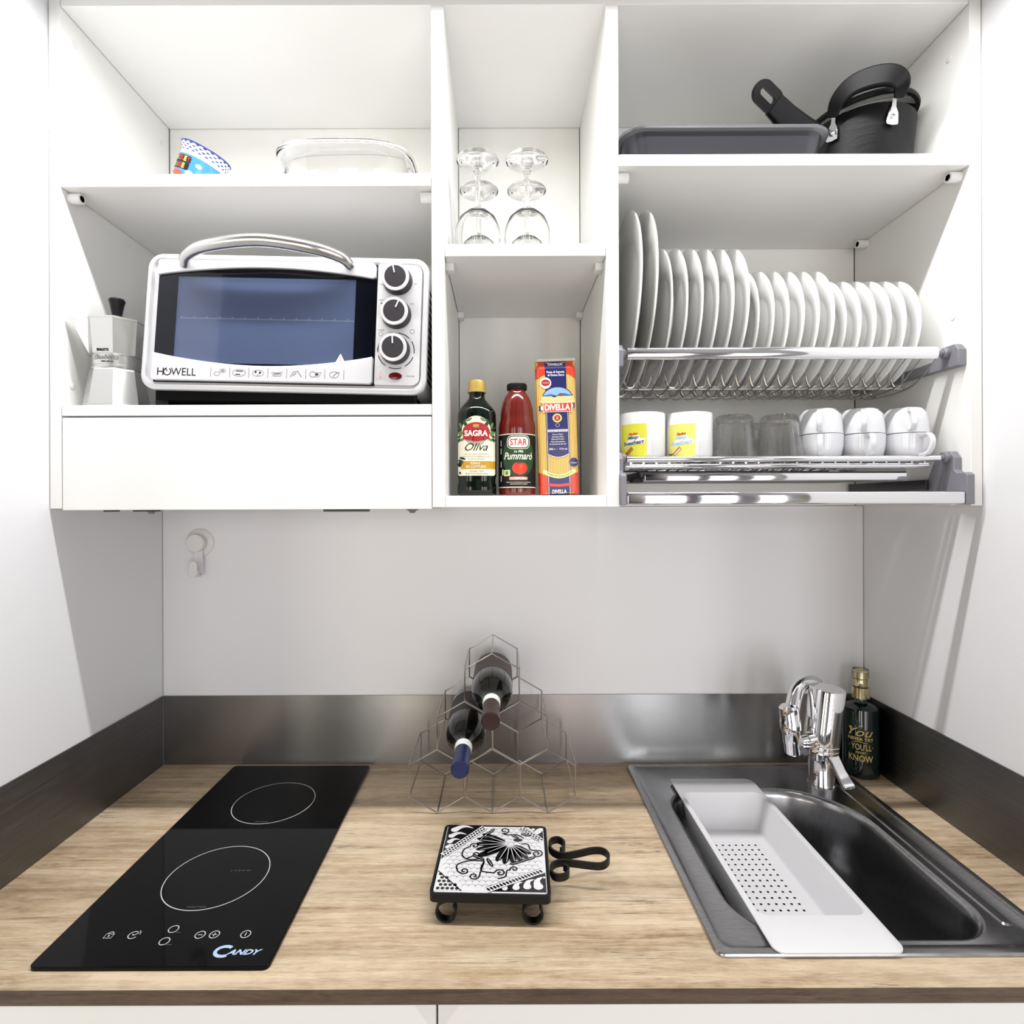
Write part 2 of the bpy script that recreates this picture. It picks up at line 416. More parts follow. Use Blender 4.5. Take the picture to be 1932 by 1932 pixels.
def on_cyl(rf, f=(0, -1), c=(0, 0)):
    f = Vector(f).normalized(); rg = Vector((-f.y, f.x))
    def g(u, v, h):
        r = rf(v) if callable(rf) else rf
        a = u / (rf(0) if callable(rf) else rf); d = f * math.cos(a) + rg * math.sin(a)
        return Vector((c[0] + d.x * (r + h + 0.0002), c[1] + d.y * (r + h + 0.0002), v))
    return g
def on_front(y0): return lambda u, v, h: Vector((u, y0 - h - 0.0001, v))
def on_top(z0): return lambda u, v, h: Vector((u, v, z0 + h + 0.0001))
# ------------------------------------------------------------------ the niche
XL, XR = -0.737, 0.782
TOP = 0.9                                              # height of the worktop
b = MB(); b.box(XL + 0.0016, XR - 0.0016, 0, 0.04, 0.0, 1.4545); b.box(XL, XR, 0.008, 0.04, 1.4545, 2.75)
struct(b.build('wall_back', M['wall']))
b = MB(); b.box(XL - 0.03, XL, -0.80, 0.05, 0.0, 2.75); struct(b.build('wall_left', M['wall']))
b = MB(); b.box(XR, XR + 0.03, -0.80, 0.05, 0.0, 2.75); struct(b.build('wall_right', M['wall']))
b = MB(); b.box(-2.2, 2.2, -3.4, 0.05, -0.02, 0.0); struct(b.build('floor', pm('room_floor', (0.35, 0.30, 0.26), 0.4)))

# base cabinet under the worktop
base = thing('base_cabinet', 'plain white base cabinet below the front edge of the wooden worktop', 'cabinet', (0.02, -0.28, 0.0))
b = MB(); b.box(XL + 0.002, XR - 0.002, -0.545, -0.03, 0.08, 0.70); b.build('carcass', M['laminate'], base, world=True)
b = MB(); b.box(XL + 0.002, -0.0792, -0.565, -0.547, 0.085, 0.8795, bev=0.001); b.build('door', M['laminate'], base, world=True)
b = MB(); b.box(-0.0768, XR - 0.002, -0.565, -0.547, 0.085, 0.8795, bev=0.001); b.build('door', M['laminate'], base, world=True)

# worktop with the sink cut-out
b = MB()
xs = [XL + 0.0005, 0.272, 0.700, XR - 0.0005]; ys = [-0.568, -0.514, -0.028, -0.0005]
for i in range(3):
    for j in range(3):
        if i == 1 and j == 1: continue
        for z, flip in ((TOP, False), (TOP - 0.018, True)):
            q = [(xs[i], ys[j], z), (xs[i + 1], ys[j], z), (xs[i + 1], ys[j + 1], z), (xs[i], ys[j + 1], z)]
            b.bm.faces.new([b.bm.verts.new(p) for p in (q[::-1] if flip else q)]).material_index = 0
def wall4(pts, m):
    for i in range(4):
        p, q = pts[i], pts[(i + 1) % 4]
        b.bm.faces.new([b.bm.verts.new(v) for v in ((p[0], p[1], TOP - 0.018), (q[0], q[1], TOP - 0.018), (q[0], q[1], TOP), (p[0], p[1], TOP))]).material_index = m
wall4([(xs[0], ys[0]), (xs[3], ys[0]), (xs[3], ys[3]), (xs[0], ys[3])], 1)
wall4([(xs[1], ys[2]), (xs[2], ys[2]), (xs[2], ys[1]), (xs[1], ys[1])], 1)
bmesh.ops.remove_doubles(b.bm, verts=b.bm.verts, dist=1e-5)
tag(b.build('worktop', [M['wood'], M['wood_edge']], recalc=True), 'light oak-look wooden worktop with a dark brown front edge', 'worktop')

# steel upstands
b = MB(); b.box(XL + 0.0035, XR - 0.0035, -0.0030, -0.0002, TOP + 0.0004, TOP + 0.149)
tag(b.build('steel_upstand', M['steel_x']), 'brushed steel upstand along the back wall behind the wine rack', 'backsplash')
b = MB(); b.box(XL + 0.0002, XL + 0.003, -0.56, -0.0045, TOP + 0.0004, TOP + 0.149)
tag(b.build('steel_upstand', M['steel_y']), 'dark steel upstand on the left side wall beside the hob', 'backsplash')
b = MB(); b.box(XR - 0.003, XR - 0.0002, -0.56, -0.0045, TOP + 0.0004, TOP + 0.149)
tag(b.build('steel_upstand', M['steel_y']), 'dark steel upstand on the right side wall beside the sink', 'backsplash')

# ------------------------------------------------------------------ wall cabinet
YF, YB = -0.3035, -0.0045
cab = thing('wall_cabinet', 'white open wall cabinet with three bays holding oven, glasses and dishes', 'cabinet', (0.0225, -0.15, 1.4556))
def panel(name, x0, x1, y0, y1, z0, z1, mat='laminate', bev=0.0006, **k):
    b = MB(); b.box(x0, x1, y0, y1, z0, z1, bev=bev, seg=1); return b.build(name, M[mat], cab, world=True, **k)
ZB, ZC = 1.4556, 2.2725
G = 0.0010
panel('side_panel', XL + 0.0015, -0.7170, YF, YB, ZB, 2.2925)
panel('side_panel', 0.7620, XR - 0.0015, YF, YB, ZB, 2.2925)
panel('divider', -0.1138, -0.0931, YF, YB, ZB, ZC - 0.0003)
panel('divider', 0.1698, 0.1905, YF, YB, ZB, ZC - 0.0003)
panel('top_panel', -0.7170 + G, 0.7620 - G, YF, YB - 0.0095 + 0.009, ZC, 2.2925)
for x0, x1, z0 in ((-0.7170, -0.1138, 1.60), (-0.0931, 0.1698, ZB), (0.1905, 0.7620, ZB)):
    panel('back_panel', x0 + 0.0012, x1 - 0.0012, YB + 0.0010, YB + 0.0110, z0, 2.29, 'laminate_in')
def shelf(x0, x1, z0, z1): panel('shelf', x0 + G, x1 - G, YF, YB - 0.0006, z0, z1)
shelf(-0.7170, -0.1138, 1.9787, 1.9993)
shelf(-0.7170, -0.1138, 1.6065, 1.6236)
shelf(-0.0931, 0.1698, 1.8640, 1.8840)
shelf(0.1905, 0.7620, 2.0097, 2.0286)
panel('bottom_panel', -0.0931 + 0.0003, 0.1698 - 0.0003, YF, YB, ZB, 1.4745)
panel('flap_door', -0.7165 + 0.0012, -0.1150, YF, YF + 0.018, 1.4530, 1.6035)
def peg(x, z, y, s):          # round shelf peg on a side panel; s = direction into the bay
    T = Matrix.Rotation(R(90) * s, 4, 'Y')
    b = MB(); b.lathe([(0.0085, 0.0), (0.0085, 0.019), (0.0078, 0.020), (0.0052, 0.020), (0.0050, 0.0145), (0.0, 0.0145)], 20, c=(x, y, z), mat=T,
                      mfun=lambda q: 1 if q >= 3 else 0)
    b.build('shelf_support', [M['white_plastic'], M['hole']], cab, world=True)
for y in (-0.283, -0.045):
    peg(-0.7168, 1.9787 - 0.0088, y, 1); peg(0.7618, 2.0097 - 0.0088, y, -1)
    peg(0.1907, 2.0097 - 0.0088, y, 1); peg(-0.1140, 1.9787 - 0.0088, y, -1)
for y in (-0.268, -0.030):
    for x, s in ((-0.0929, 1), (0.1696, -1)):
        b = MB(); b.box(min(x, x + s * 0.013), max(x, x + s * 0.013), y - 0.011, y + 0.011, 1.8638 - 0.012, 1.8638, bev=0.001)
        b.build('shelf_support', M['white_plastic'], cab, world=True)
for x, s, z, y in ((-0.7168, 1, 2.235, -0.272), (-0.7168, 1, 2.225, -0.03), (0.7618, -1, 2.215, -0.262), (0.7618, -1, 1.774, -0.268), (0.7618, -1, 2.1, -0.03), (-0.7168, 1, 1.66, -0.28)):
    b = MB(); b.lathe([(0.0055, 0), (0.0055, 0.0008), (0.0045, 0.0012), (0, 0.0012)], 16, c=(x, y, z), mat=Matrix.Rotation(R(90) * s, 4, 'Y'))
    b.build('screw_cap', M['white_plastic'], cab, world=True)

# extractor hood hidden behind the flap, its underside just shows
hood = thing('extractor_hood', 'slim extractor hood tucked under the left bay above the hob', 'extractor hood', (-0.415, -0.15, 1.4475))
b = MB(); b.box(-0.70, -0.13, -0.283, -0.02, 1.4530, 1.6045); b.build('housing', M['white_plastic'], hood, world=True)
for x0, x1, y0, y1, z0 in ((-0.30, -0.225, -0.277, -0.262, 1.4490), (-0.668, -0.650, -0.277, -0.262, 1.4500), (-0.62, -0.585, -0.275, -0.255, 1.4500)):
    b = MB(); b.box(x0, x1, y0, y1, z0, 1.4529, bev=0.0004, seg=1); b.build('switch', M['dark_plastic'], hood, world=True)
for x in (-0.604, -0.135 - 0.02):
    b = MB(); b.lathe([(0, 1.4460), (0.004, 1.4460), (0.006, 1.449), (0.010, 1.4515), (0.012, 1.4529), (0, 1.4529)], 14, c=(x, -0.25, 0)); b.build('hinge_knob', M['grey_plastic'], hood, world=True)

# ------------------------------------------------------------------ suction hook
hk = thing('suction_hook', 'small white suction hook stuck on the back wall under the left bay', 'hook', (-0.6544, 0, 1.380))
Tf = Matrix.Rotation(R(90), 4, 'X')         # lathe axis towards the viewer
b = MB(); b.lathe([(0, 0.0003), (0.0295, 0.0003), (0.0300, 0.003), (0.027, 0.0055), (0.018, 0.007), (0, 0.007)], 40, mat=Tf); b.build('suction_cup', M['hook_plastic'], hk)
b = MB(); b.lathe([(0.014, 0.0072), (0.0185, 0.010), (0.0190, 0.023), (0.0178, 0.0245), (0, 0.0245)], 40, mat=Tf); b.build('turning_knob', M['hook_plastic'], hk)
b = MB(); b.strip([(0.001, -0.0095, -0.016), (0.001, -0.0095, -0.060), (0.001, -0.0115, -0.0665), (0.001, -0.017, -0.0700), (0.001, -0.024, -0.0700), (0.001, -0.0275, -0.066), (0.001, -0.0275, -0.058)], 0.0185, 0.0035, up=(1, 0, 0))
b.build('hook_arm', M['hook_plastic'], hk)
b = MB(); b.prism(rrect(-0.0075, 0.0095, -0.071, -0.037, 0.0083, 6), 0.0292, 0.0335, T=Matrix(((1, 0, 0, 0), (0, 0, -1, 0), (0, 1, 0, 0), (0, 0, 0, 1)))); b.build('hook_tip', M['hook_plastic'], hk, bevel=0.001)

# ------------------------------------------------------------------ induction hob
hob = thing('induction_hob', 'narrow black glass two-zone hob set in the worktop on the left', 'hob', (-0.4285, -0.280, TOP))
b = MB(); pr = rrect(-0.145, 0.145, -0.2615, 0.2610, 0.008, 6)
b.loft([lv(pr, 0.0003), lv(pr, 0.0045), lv(rrect(-0.1443, 0.1443, -0.2608, 0.2603, 0.0075, 6), 0.0052)]); b.build('glass_top', M['black_glass'], hob)
for cy, m in ((-0.0955, 0), (0.1135, 1)):
    a = Art(); a.ring(0, cy, 0.0725, 0.0013, 0, 1, 90)
    if m == 0: a.text('INDUCTION', 0.004, cy - 0.0655, 0.0028, 1, 1, w=0.026); a.text('1 2 0 0 W', 0.03, cy + 0.012, 0.003, 1, 1, w=0.03)
    else: a.text('INDUCTION', 0.004, cy - 0.0655, 0.0028, 1, 1, w=0.022)
    a.build('cooking_zone', [M['mark'], M['mark_dim']], hob, on_top(0.0052))
a = Art(); y0 = -0.222
def hx(px, py):                                        # reading positions measured on the glass
    return ((px - 948) * 0.5538 / (py - 953) + 0.4285, 1060 * 0.5538 / (py - 953) - 1.217 + 0.280)
for px, py in ((325, 1750), (307.5, 1773), (375, 1761), (402, 1760.5), (461, 1760)):
    u, v = hx(px, py + 1); a = Art(); a.ring(u, v, 0.0060, 0.0011, 0, 1, 26)
    if px == 375: a.rect(u - 0.003, u + 0.003, v - 0.0005, v + 0.0005, 0)
    if px == 402: a.rect(u - 0.003, u + 0.003, v - 0.0005, v + 0.0005, 0); a.rect(u - 0.0005, u + 0.0005, v - 0.003, v + 0.003, 0)
    if px == 461: a.rect(u - 0.0005, u + 0.0005, v - 0.003, v + 0.003, 0)
    if px in (325, 307.5):
        for k in range(3): a.rect(u + 0.006 + k * 0.0022, u + 0.0074 + k * 0.0022, v - 0.0062, v - 0.0050, 1)
    a.build('touch_symbol', [M['mark'], M['mark_dim']], hob, on_top(0.0052))
u, v = hx(204, 1762); a = Art()
a.line([(u - 0.005, v - 0.005), (u + 0.005, v - 0.005), (u + 0.005, v + 0.002), (u - 0.005, v + 0.002)], 0.0010, 0, closed=True); a.ring(u, v + 0.002, 0.0035, 0.0010, 0, 1, 14, 0, 180); a.disc(u, v - 0.0015, 0.001, 0.0016, 0, n=10)
a.build('lock_symbol', [M['mark'], M['mark_dim']], hob, on_top(0.0052))
u, v = hx(249, 1762); a = Art()
a.ring(u, v, 0.0060, 0.0011, 0, 1, 24, 60, 330); a.line([(u - 0.002, v + 0.002), (u, v - 0.001), (u + 0.005, v + 0.004)], 0.0012, 0); a.line([(u + 0.004, v + 0.0075), (u + 0.0068, v + 0.005), (u + 0.0075, v + 0.001)], 0.0008, 0)
a.build('timer_symbol', [M['mark'], M['mark_dim']], hob, on_top(0.0052))
a = Art(); u, v = hx(449, 1794)
a.ring(u - 0.0195, v + 0.0005, 0.0105, 0.0044, 0, 1, 30, 48, 306, ry=0.0078); a.text('ANDY', u + 0.0065, v - 0.0007, 0.0086, 0, 1, w=0.043, bold=0.035, shear=0.35)
a.build('logo', [M['logo_blue']], hob, on_top(0.0052))

# ------------------------------------------------------------------ sink
sk = thing('kitchen_sink', 'inset stainless steel sink with a deep dark bowl on the right', 'sink', (0.486, -0.271, TOP))
SX0, SX1, SY0, SY1 = -0.224, 0.222, -0.254, 0.252
def sr(i, r): return rrect(SX0 + i, SX1 - i, SY0 + i, SY1 - i, r, 10)
BX0, BX1, BY0, BY1 = -0.171, 0.156, -0.223, 0.151
def br(i, g=0.0): return rrect(BX0 + i, BX1 - i, BY0 + i, BY1 - i, (0.085 - i * 0.7, 0.060 - i * 0.7, 0.125 - i * 0.7, 0.07 - i * 0.7), 10)
b = MB()
b.loft([lv(sr(0, 0.012), 0.0004), lv(sr(0.0003, 0.012), 0.0030), lv(sr(0.0015, 0.011), 0.0046), lv(sr(0.0095, 0.010), 0.0048), lv(sr(0.0125, 0.016), 0.0035),
        lv(sr(0.0175, 0.02), 0.0012), lv(br(-0.011), 0.0010), lv(br(-0.008), 0.0016), lv(br(-0.0045), 0.0014), lv(br(0.0), -0.004), lv(br(0.003), -0.012), lv(br(0.010), -0.09), lv(br(0.016), -0.135),
        lv(br(0.028), -0.150), lv(br(0.050), -0.155)], 0, False, True)
b.build('basin', M['sink'], sk, angle=50)
b = MB(); b.lathe([(0.041, -0.1549), (0.041, -0.1535), (0.033, -0.1530), (0.030, -0.1548), (0, -0.1548)], 30, c=(0.02, -0.03, 0)); b.build('drain', M['chrome'], sk)
b = MB(); b.loft([lv(rrect(0.1745, 0.190, SY0 + 0.05, SY1 - 0.03, 0.006, 5), 0.0011), lv(rrect(0.1765, 0.188, SY0 + 0.052, SY1 - 0.032, 0.005, 5), 0.0030)]); b.build('drain_ridge', M['sink'], sk)

# strainer tray lying across the sink
st = thing('strainer_tray', 'long white plastic strainer tray laid across the left side of the sink', 'strainer', (0.4155, -0.308, TOP + 0.0050))
tx0, tx1, ty0, ty1 = -0.0815, 0.0815, -0.219, 0.2195
b = MB()
o_ = rrect(tx0, tx1, ty0, ty1, (0.014, 0.014, 0.018, 0.004), 8)
wx0, wx1, wy0, wy1 = tx0 + 0.008, tx1 - 0.0085, ty0 + 0.062, ty1 - 0.054
def wl(i, r=0.014): return rrect(wx0 + i, wx1 - i, wy0 + i, wy1 - i, r, 8)
b.loft([lv(rrect(tx0 + 0.001, tx1 - 0.001, ty0 + 0.001, ty1 - 0.001, (0.013, 0.013, 0.017, 0.004), 8), 0.0000), lv(o_, 0.0008), lv(o_, 0.0028), lv(rrect(tx0 + 0.0012, tx1 - 0.0012, ty0 + 0.0012, ty1 - 0.0012, (0.013, 0.013, 0.017, 0.004), 8), 0.0036),
        lv(wl(0, 0.015), 0.0036), lv(wl(0.0015, 0.014), 0.0020), lv(wl(0.007, 0.013), -0.058), lv(wl(0.010, 0.011), -0.0615), lv(wl(0.011, 0.010), -0.0620)], 0, False, True)
b.loft([lv(rrect(tx0 + 0.001, tx1 - 0.001, ty0 + 0.001, ty1 - 0.001, (0.013, 0.013, 0.017, 0.004), 8), 0.0000), lv(wl(-0.0022, 0.015), 0.0), lv(wl(0.0045, 0.013), -0.059), lv(wl(0.0085, 0.011), -0.0640), lv(wl(0.010, 0.010), -0.0645)], 0, False, True)
b.build('tray_body', M['strainer'], st, angle=40, recalc=True)
a = Art()
for i in range(8):
    for j in range(19):
        a.disc(-0.0430 + i * 0.0118, -0.139 + j * 0.0136, 0.0021, 0.0021, 0, n=10)
a.build('drain_holes', [M['hole']], st, on_top(-0.0620))

# ------------------------------------------------------------------ faucet with filter
fc = thing('kitchen_faucet', 'chrome mixer tap with gooseneck spout and a fat filter cartridge', 'faucet', (0.6368, -0.092, TOP + 0.0012))
b = MB(); b.lathe([(0, 0), (0.0265, 0), (0.0265, 0.003), (0.0245, 0.006), (0.0238, 0.045), (0.0225, 0.052), (0.0232, 0.055), (0.0232, 0.060), (0.0222, 0.063), (0.0212, 0.088), (0.017, 0.097), (0.011, 0.102), (0, 0.103)], 44)
b.build('body', M['chrome'], fc)
b = MB(); b.strip([(-0.002, -0.010, 0.099), (-0.005, -0.028, 0.092), (-0.005, -0.045, 0.076), (-0.002, -0.066, 0.053), (0.001, -0.084, 0.036), (0.0015, -0.089, 0.032)], [0.014, 0.012, 0.009, 0.008, 0.010, 0.011], [0.026, 0.025, 0.022, 0.021, 0.023, 0.022], up=(0, -0.65, 0.75))
b.build('lever_handle', M['chrome'], fc, bevel=0.002)
sp = smoothpath([(-0.008, -0.010, 0.070), (-0.016, -0.022, 0.105), (-0.022, -0.032, 0.150), (-0.027, -0.042, 0.190), (-0.042, -0.055, 0.216), (-0.066, -0.068, 0.2245), (-0.092, -0.084, 0.214), (-0.108, -0.098, 0.185), (-0.112, -0.104, 0.165)], 6)
b = MB(); b.tube(sp, 0.0125, 20); b.build('spout', M['chrome'], fc)
tilt = Matrix.Rotation(R(-6), 4, 'Y')
b = MB(); b.lathe([(0, 0.066), (0.013, 0.066), (0.0165, 0.062), (0.0165, 0.040), (0.0178, 0.038), (0.0178, 0.024), (0.0155, 0.022), (0.0155, 0.0), (0.0145, -0.0015), (0.0145, -0.019), (0.0125, -0.022), (0, -0.022)], 30, c=(-0.112, -0.105, 0.127), mat=tilt)
T2 = Matrix.Rotation(R(78), 4, 'Y')
b.lathe([(0, -0.018), (0.0085, -0.018), (0.0085, 0.012), (0.0125, 0.013), (0.0125, 0.028), (0.0085, 0.030), (0.0085, 0.052), (0, 0.052)], 18, c=(-0.098, -0.107, 0.129), mat=T2)
for s in (-1, 1): b.box(-0.101, -0.079, -0.121, -0.111, 0.123 + s * 0.003, 0.129 + s * 0.003, bev=0.002)
b.build('diverter_valve', M['chrome'], fc)
T3 = Matrix.Rotation(R(5.5), 4, 'Y') @ Matrix.Rotation(R(2), 4, 'X')
b = MB(); b.lathe([(0, 0), (0.0285, 0), (0.0300, 0.002), (0.0300, 0.006), (0.0290, 0.007), (0.0290, 0.009), (0.0300, 0.010), (0.0300, 0.014), (0.0290, 0.015), (0.0290, 0.017), (0.0300, 0.018), (0.0300, 0.113), (0.0290, 0.115), (0, 0.115)], 56, c=(-0.056, -0.096, 0.108), mat=T3)
b.build('filter_cartridge', M['chrome'], fc)
b = MB(); b.lathe([(0, -0.022), (0.006, -0.020), (0.008, -0.006), (0.012, 0.0005), (0, 0.0005)], 24, c=(-0.057, -0.096, 0.108), mat=T3); b.build('filter_nozzle', M['chrome'], fc)
b = MB(); b.tube([(-0.080, -0.096, 0.124), (-0.080, -0.088, 0.104), (-0.072, -0.072, 0.094)], 0.007, 12); b.build('hose', M['grey_plastic'], fc)

# ------------------------------------------------------------------ soap bottle in the corner
sb = thing('soap_dispenser', 'black soap bottle with gold lettering standing in the corner behind the tap', 'soap bottle', (0.7425, -0.050, TOP))
b = MB(); b.lathe([(0, 0.0005), (0.030, 0.0005), (0.0335, 0.004), (0.0335, 0.133), (0.0325, 0.139), (0.027, 0.1435), (0.013, 0.148), (0.0105, 0.152), (0.0105, 0.160), (0, 0.160)], 48); b.build('bottle', M['teal_glass'], sb)
b = MB(); b.lathe([(0, 0.158), (0.0165, 0.158), (0.0165, 0.176), (0.0175, 0.1765), (0.0175, 0.180), (0.011, 0.181), (0.009, 0.184), (0.009, 0.196), (0.0105, 0.198), (0.010, 0.211), (0, 0.211)], 32); b.build('pump', M['gold_metal'], sb)
b = MB(); b.lathe([(0.0148, 0.1812), (0.0150, 0.214), (0.0140, 0.217), (0, 0.217), (0, 0.2160), (0.0134, 0.2160), (0.0140, 0.2135), (0.0138, 0.1812), (0.0148, 0.1812)], 32); b.build('clear_cap', M['cap_clear'], sb)
a = Art(); g = 0
a.text('· IF ·', 0, 0.108, 0.004, 0, w=0.018); a.text('You', 0, 0.096, 0.017, 0, w=0.044, shear=0.4); a.text('NEVER TRY', 0, 0.0815, 0.0065, 0, w=0.046, bold=0.02)
a.line([(-0.014, 0.0745), (-0.004, 0.076), (0.012, 0.0745)], 0.001, 0); a.text("YOU'LL", 0.001, 0.066, 0.013, 0, w=0.036, bold=0.01); a.text('never', 0, 0.0545, 0.005, 0, w=0.018, shear=0.4)
a.text('KNOW', 0, 0.043, 0.013, 0, w=0.044, bold=0.015); a.disc(-0.021, 0.066, 0.001, 0.001, 0, n=8); a.disc(0.022, 0.066, 0.001, 0.001, 0, n=8)
a.line([(-0.021, 0.102), (-0.017, 0.105), (-0.013, 0.101), (-0.017, 0.094)], 0.0012, 0)
a.build('lettering', [M['gold_print']], sb, on_cyl(0.0335, (-0.63, -1.0)), cut=0.003)

# ------------------------------------------------------------------ trivet
tv = thing('tile_trivet', 'black and white patterned ceramic trivet with scrolled iron handle on the worktop', 'trivet', (-0.0157, -0.3905, TOP), (0, 0, R(-2)))
H = 0.0415; W = 0.0813
b = MB(); o1 = rrect(-W, W, -W, W, 0.008, 6); i1 = rrect(-W + 0.003, W - 0.003, -W + 0.003, W - 0.003, 0.006, 6)
b.loft([lv(i1, H - 0.011), lv(o1, H - 0.011), lv(o1, H), lv(i1, H), lv(i1, H - 0.006)], 0, True, True); b.build('frame', M['iron'], tv)
def scroll(cx, cz, r, a0, a1, n=22, sh=0.0): return [(cx + (r * (1 - sh * i / n)) * math.cos(R(a0 + (a1 - a0) * i / n)), cz + (r * (1 - sh * i / n)) * math.sin(R(a0 + (a1 - a0) * i / n))) for i in range(n + 1)]
for (lx, sx) in ((-0.0585, 1), (0.0575, 1)):
    for ly in (-0.073, 0.073):
        pts = scroll(lx, 0.0153, 0.0138, 95, 400, 30, 0.12)
        b = MB(); b.strip([(x, ly, z) for x, z in pts], 0.011, 0.0028, up=(0, 1, 0)); b.build('leg', M['iron'], tv)
def hp(px, py):
    D = 0.524 * 1060 / (py - 953); X = (px - 948) * D / 1060; v = Matrix.Rotation(R(2), 3, 'Z') @ Vector((X + 0.0157, D - 1.217 + 0.3905, 0)); return (v.x, v.y, H - 0.006)
zpts = [(1330, 372), (1362, 345), (1358, 300), (1310, 268), (1250, 280), (1228, 330), (1262, 385), (1350, 415), (1480, 398), (1620, 368), (1720, 375), (1768, 425), (1755, 480), (1690, 510), (1560, 500), (1430, 482), (1330, 478), (1265, 500), (1240, 545), (1268, 600), (1330, 612), (1390, 590), (1400, 545), (1360, 515)]
pts = smoothpath([hp(x / 4.83 + 780, y / 4.83 + 1530) for x, y in zpts], 5)
b = MB(); b.strip(pts, 0.010, 0.0032); b.build('handle', M['iron'], tv)
# the glazed tile with its painted pattern
a = Art(0.00010); t = 0.0755
TW, TB = 0, 1
def P(u, v): return (-t + 2 * t * u, -t + 2 * t * v)
a.rect(-t, t, -t, t, TW, 1)
# fish-scale ground, fine lines
for j in range(17):
    for i in range(17):
        cx, cy = P((i + (0.5 if j % 2 else 0)) / 16.5, j / 17.0)
        uu, vv_ = (cx + t) / 2 / t, (cy + t) / 2 / t
        if uu + vv_ < 0.30 or (uu + (1 - vv_) * 0.82) < 0.48 or ((1 - uu) + (1 - vv_)) < 0.30 or (1 - uu) + vv_ * 1.5 < 0.55: continue
        if abs(cx) > t - 0.006 or abs(cy) > t - 0.006: continue
        a.ring(cx, cy, 0.0046, 0.00065, 2, 2, 8, 0, 180)
# corner fields
a.poly([P(0, 0.44), P(0, 1), P(0.34, 1)], TB, 3); a.poly([P(0.48, 0), P(1, 0), P(1, 0.26)], TB, 3)
a.poly([P(0.85, 1), P(1, 1), P(1, 0.80)], TB, 3); a.poly([P(0, 0), P(0.25, 0), P(0, 0.27)], TB, 3)
def drop(u0, v0, u1, v1, w, m, l):
    p0, p1 = Vector(P(u0, v0)), Vector(P(u1, v1)); d = p1 - p0; nn = Vector((-d.y, d.x)) * 0.25; pts, ws = [], []
    for i in range(9):
        q = i / 8; pts.append(p0 + d * q + nn * math.sin(q * math.pi)); ws.append(w * (1 - q) ** 0.8 + 0.0003)
    a.line([(p.x, p.y) for p in pts], ws, m, l); a.disc(p0.x, p0.y, w * 0.55, w * 0.55, m, l + 1, 14)
for (u0, v0, u1, v1, w) in ((0.075, 0.93, 0.27, 0.965, 0.011), (0.055, 0.82, 0.21, 0.85, 0.009), (0.05, 0.72, 0.15, 0.76, 0.008), (0.04, 0.63, 0.11, 0.67, 0.007),
                            (0.93, 0.075, 0.985, 0.21, 0.012), (0.83, 0.07, 0.90, 0.17, 0.010), (0.73, 0.055, 0.79, 0.13, 0.009), (0.63, 0.04, 0.68, 0.10, 0.007)):
    drop(u0, v0, u1, v1, w, TW, 4)
a.disc(*P(0.955, 0.93), 0.005, 0.010, TW, 4, rot=-0.6); a.disc(*P(0.90, 0.96), 0.003, 0.003, TW, 4, 10)
a.disc(*P(0.985, 0.20), 0.0022, 0.0022, TW, 4, 10)
# dotted borders along the diagonals
def band(p, q, w, n, rows=1, sq=False):
    p, q = Vector(P(*p)), Vector(P(*q)); d = (q - p).normalized(); nn = Vector((-d.y, d.x)); L_ = (q - p).length
    a.line([tuple(p), tuple(q)], w + 0.0024, TW, 5)
    for s_ in (-1, 1): a.line([tuple(p + nn * s_ * (w / 2 + 0.0012)), tuple(q + nn * s_ * (w / 2 + 0.0012))], 0.0006, TB, 6)
    for r_ in range(rows):
        for i in range(n):
            c = p + d * (L_ * (i + 0.5 + 0.5 * (r_ % 2)) / (n + 0.5)) + nn * ((r_ - (rows - 1) / 2) * w / rows)
            if abs(c.x) < t - 0.002 and abs(c.y) < t - 0.002: a.disc(c.x, c.y, L_ / n * 0.36, w / rows * 0.42, TB, 6, 9, rot=math.atan2(d.y, d.x) + 0.25)
band((0.012, 0.50), (0.39, 0.988), 0.0095, 17, 2); band((0.47, 0.015), (0.985, 0.30), 0.0085, 18, 1); band((0.77, 0.985), (0.985, 0.76), 0.0085, 8, 2)
a.poly([P(0, 0), P(0.235, 0), P(0, 0.255)], TW, 4)
for i in range(5):
    for j in range(5 - i): a.disc(*P(0.03 + i * 0.043 + (0.02 if j % 2 else 0), 0.028 + j * 0.048), 0.0027, 0.0030, TB, 5, 9)
a.line([P(0.0, 0.265), P(0.245, 0.0)], 0.0015, TB, 5)
# shell flower
fx, fy = P(0.66, 0.70)
ang = [(150, .38), (166, .40), (181, .39), (197, .40), (212, .34), (246, .35), (262, .37), (278, .36), (293, .35), (308, .33), (324, .30)]
for A_, L_ in ang:
    l_ = L_ * 0.122; ex, ey = fx + math.cos(R(A_)) * l_ * .62, fy + math.sin(R(A_)) * l_ * .62
    a.disc(ex, ey, l_ * 0.46, 0.0058, TB, 7, 20, rot=R(A_))
for A_, L_ in ang:
    l_ = L_ * 0.122; a.line([(fx + math.cos(R(A_)) * l_ * .08, fy + math.sin(R(A_)) * l_ * .08), (fx + math.cos(R(A_ + 3)) * l_ * .96, fy + math.sin(R(A_ + 3)) * l_ * .96)], [0.0014, 0.0006], TW, 8)
a.disc(fx - 0.028, fy - 0.020, 0.022, 0.007, TB, 7, 20, rot=R(32))
a.disc(fx + 0.012, fy + 0.010, 0.007, 0.004, TB, 8, 14)
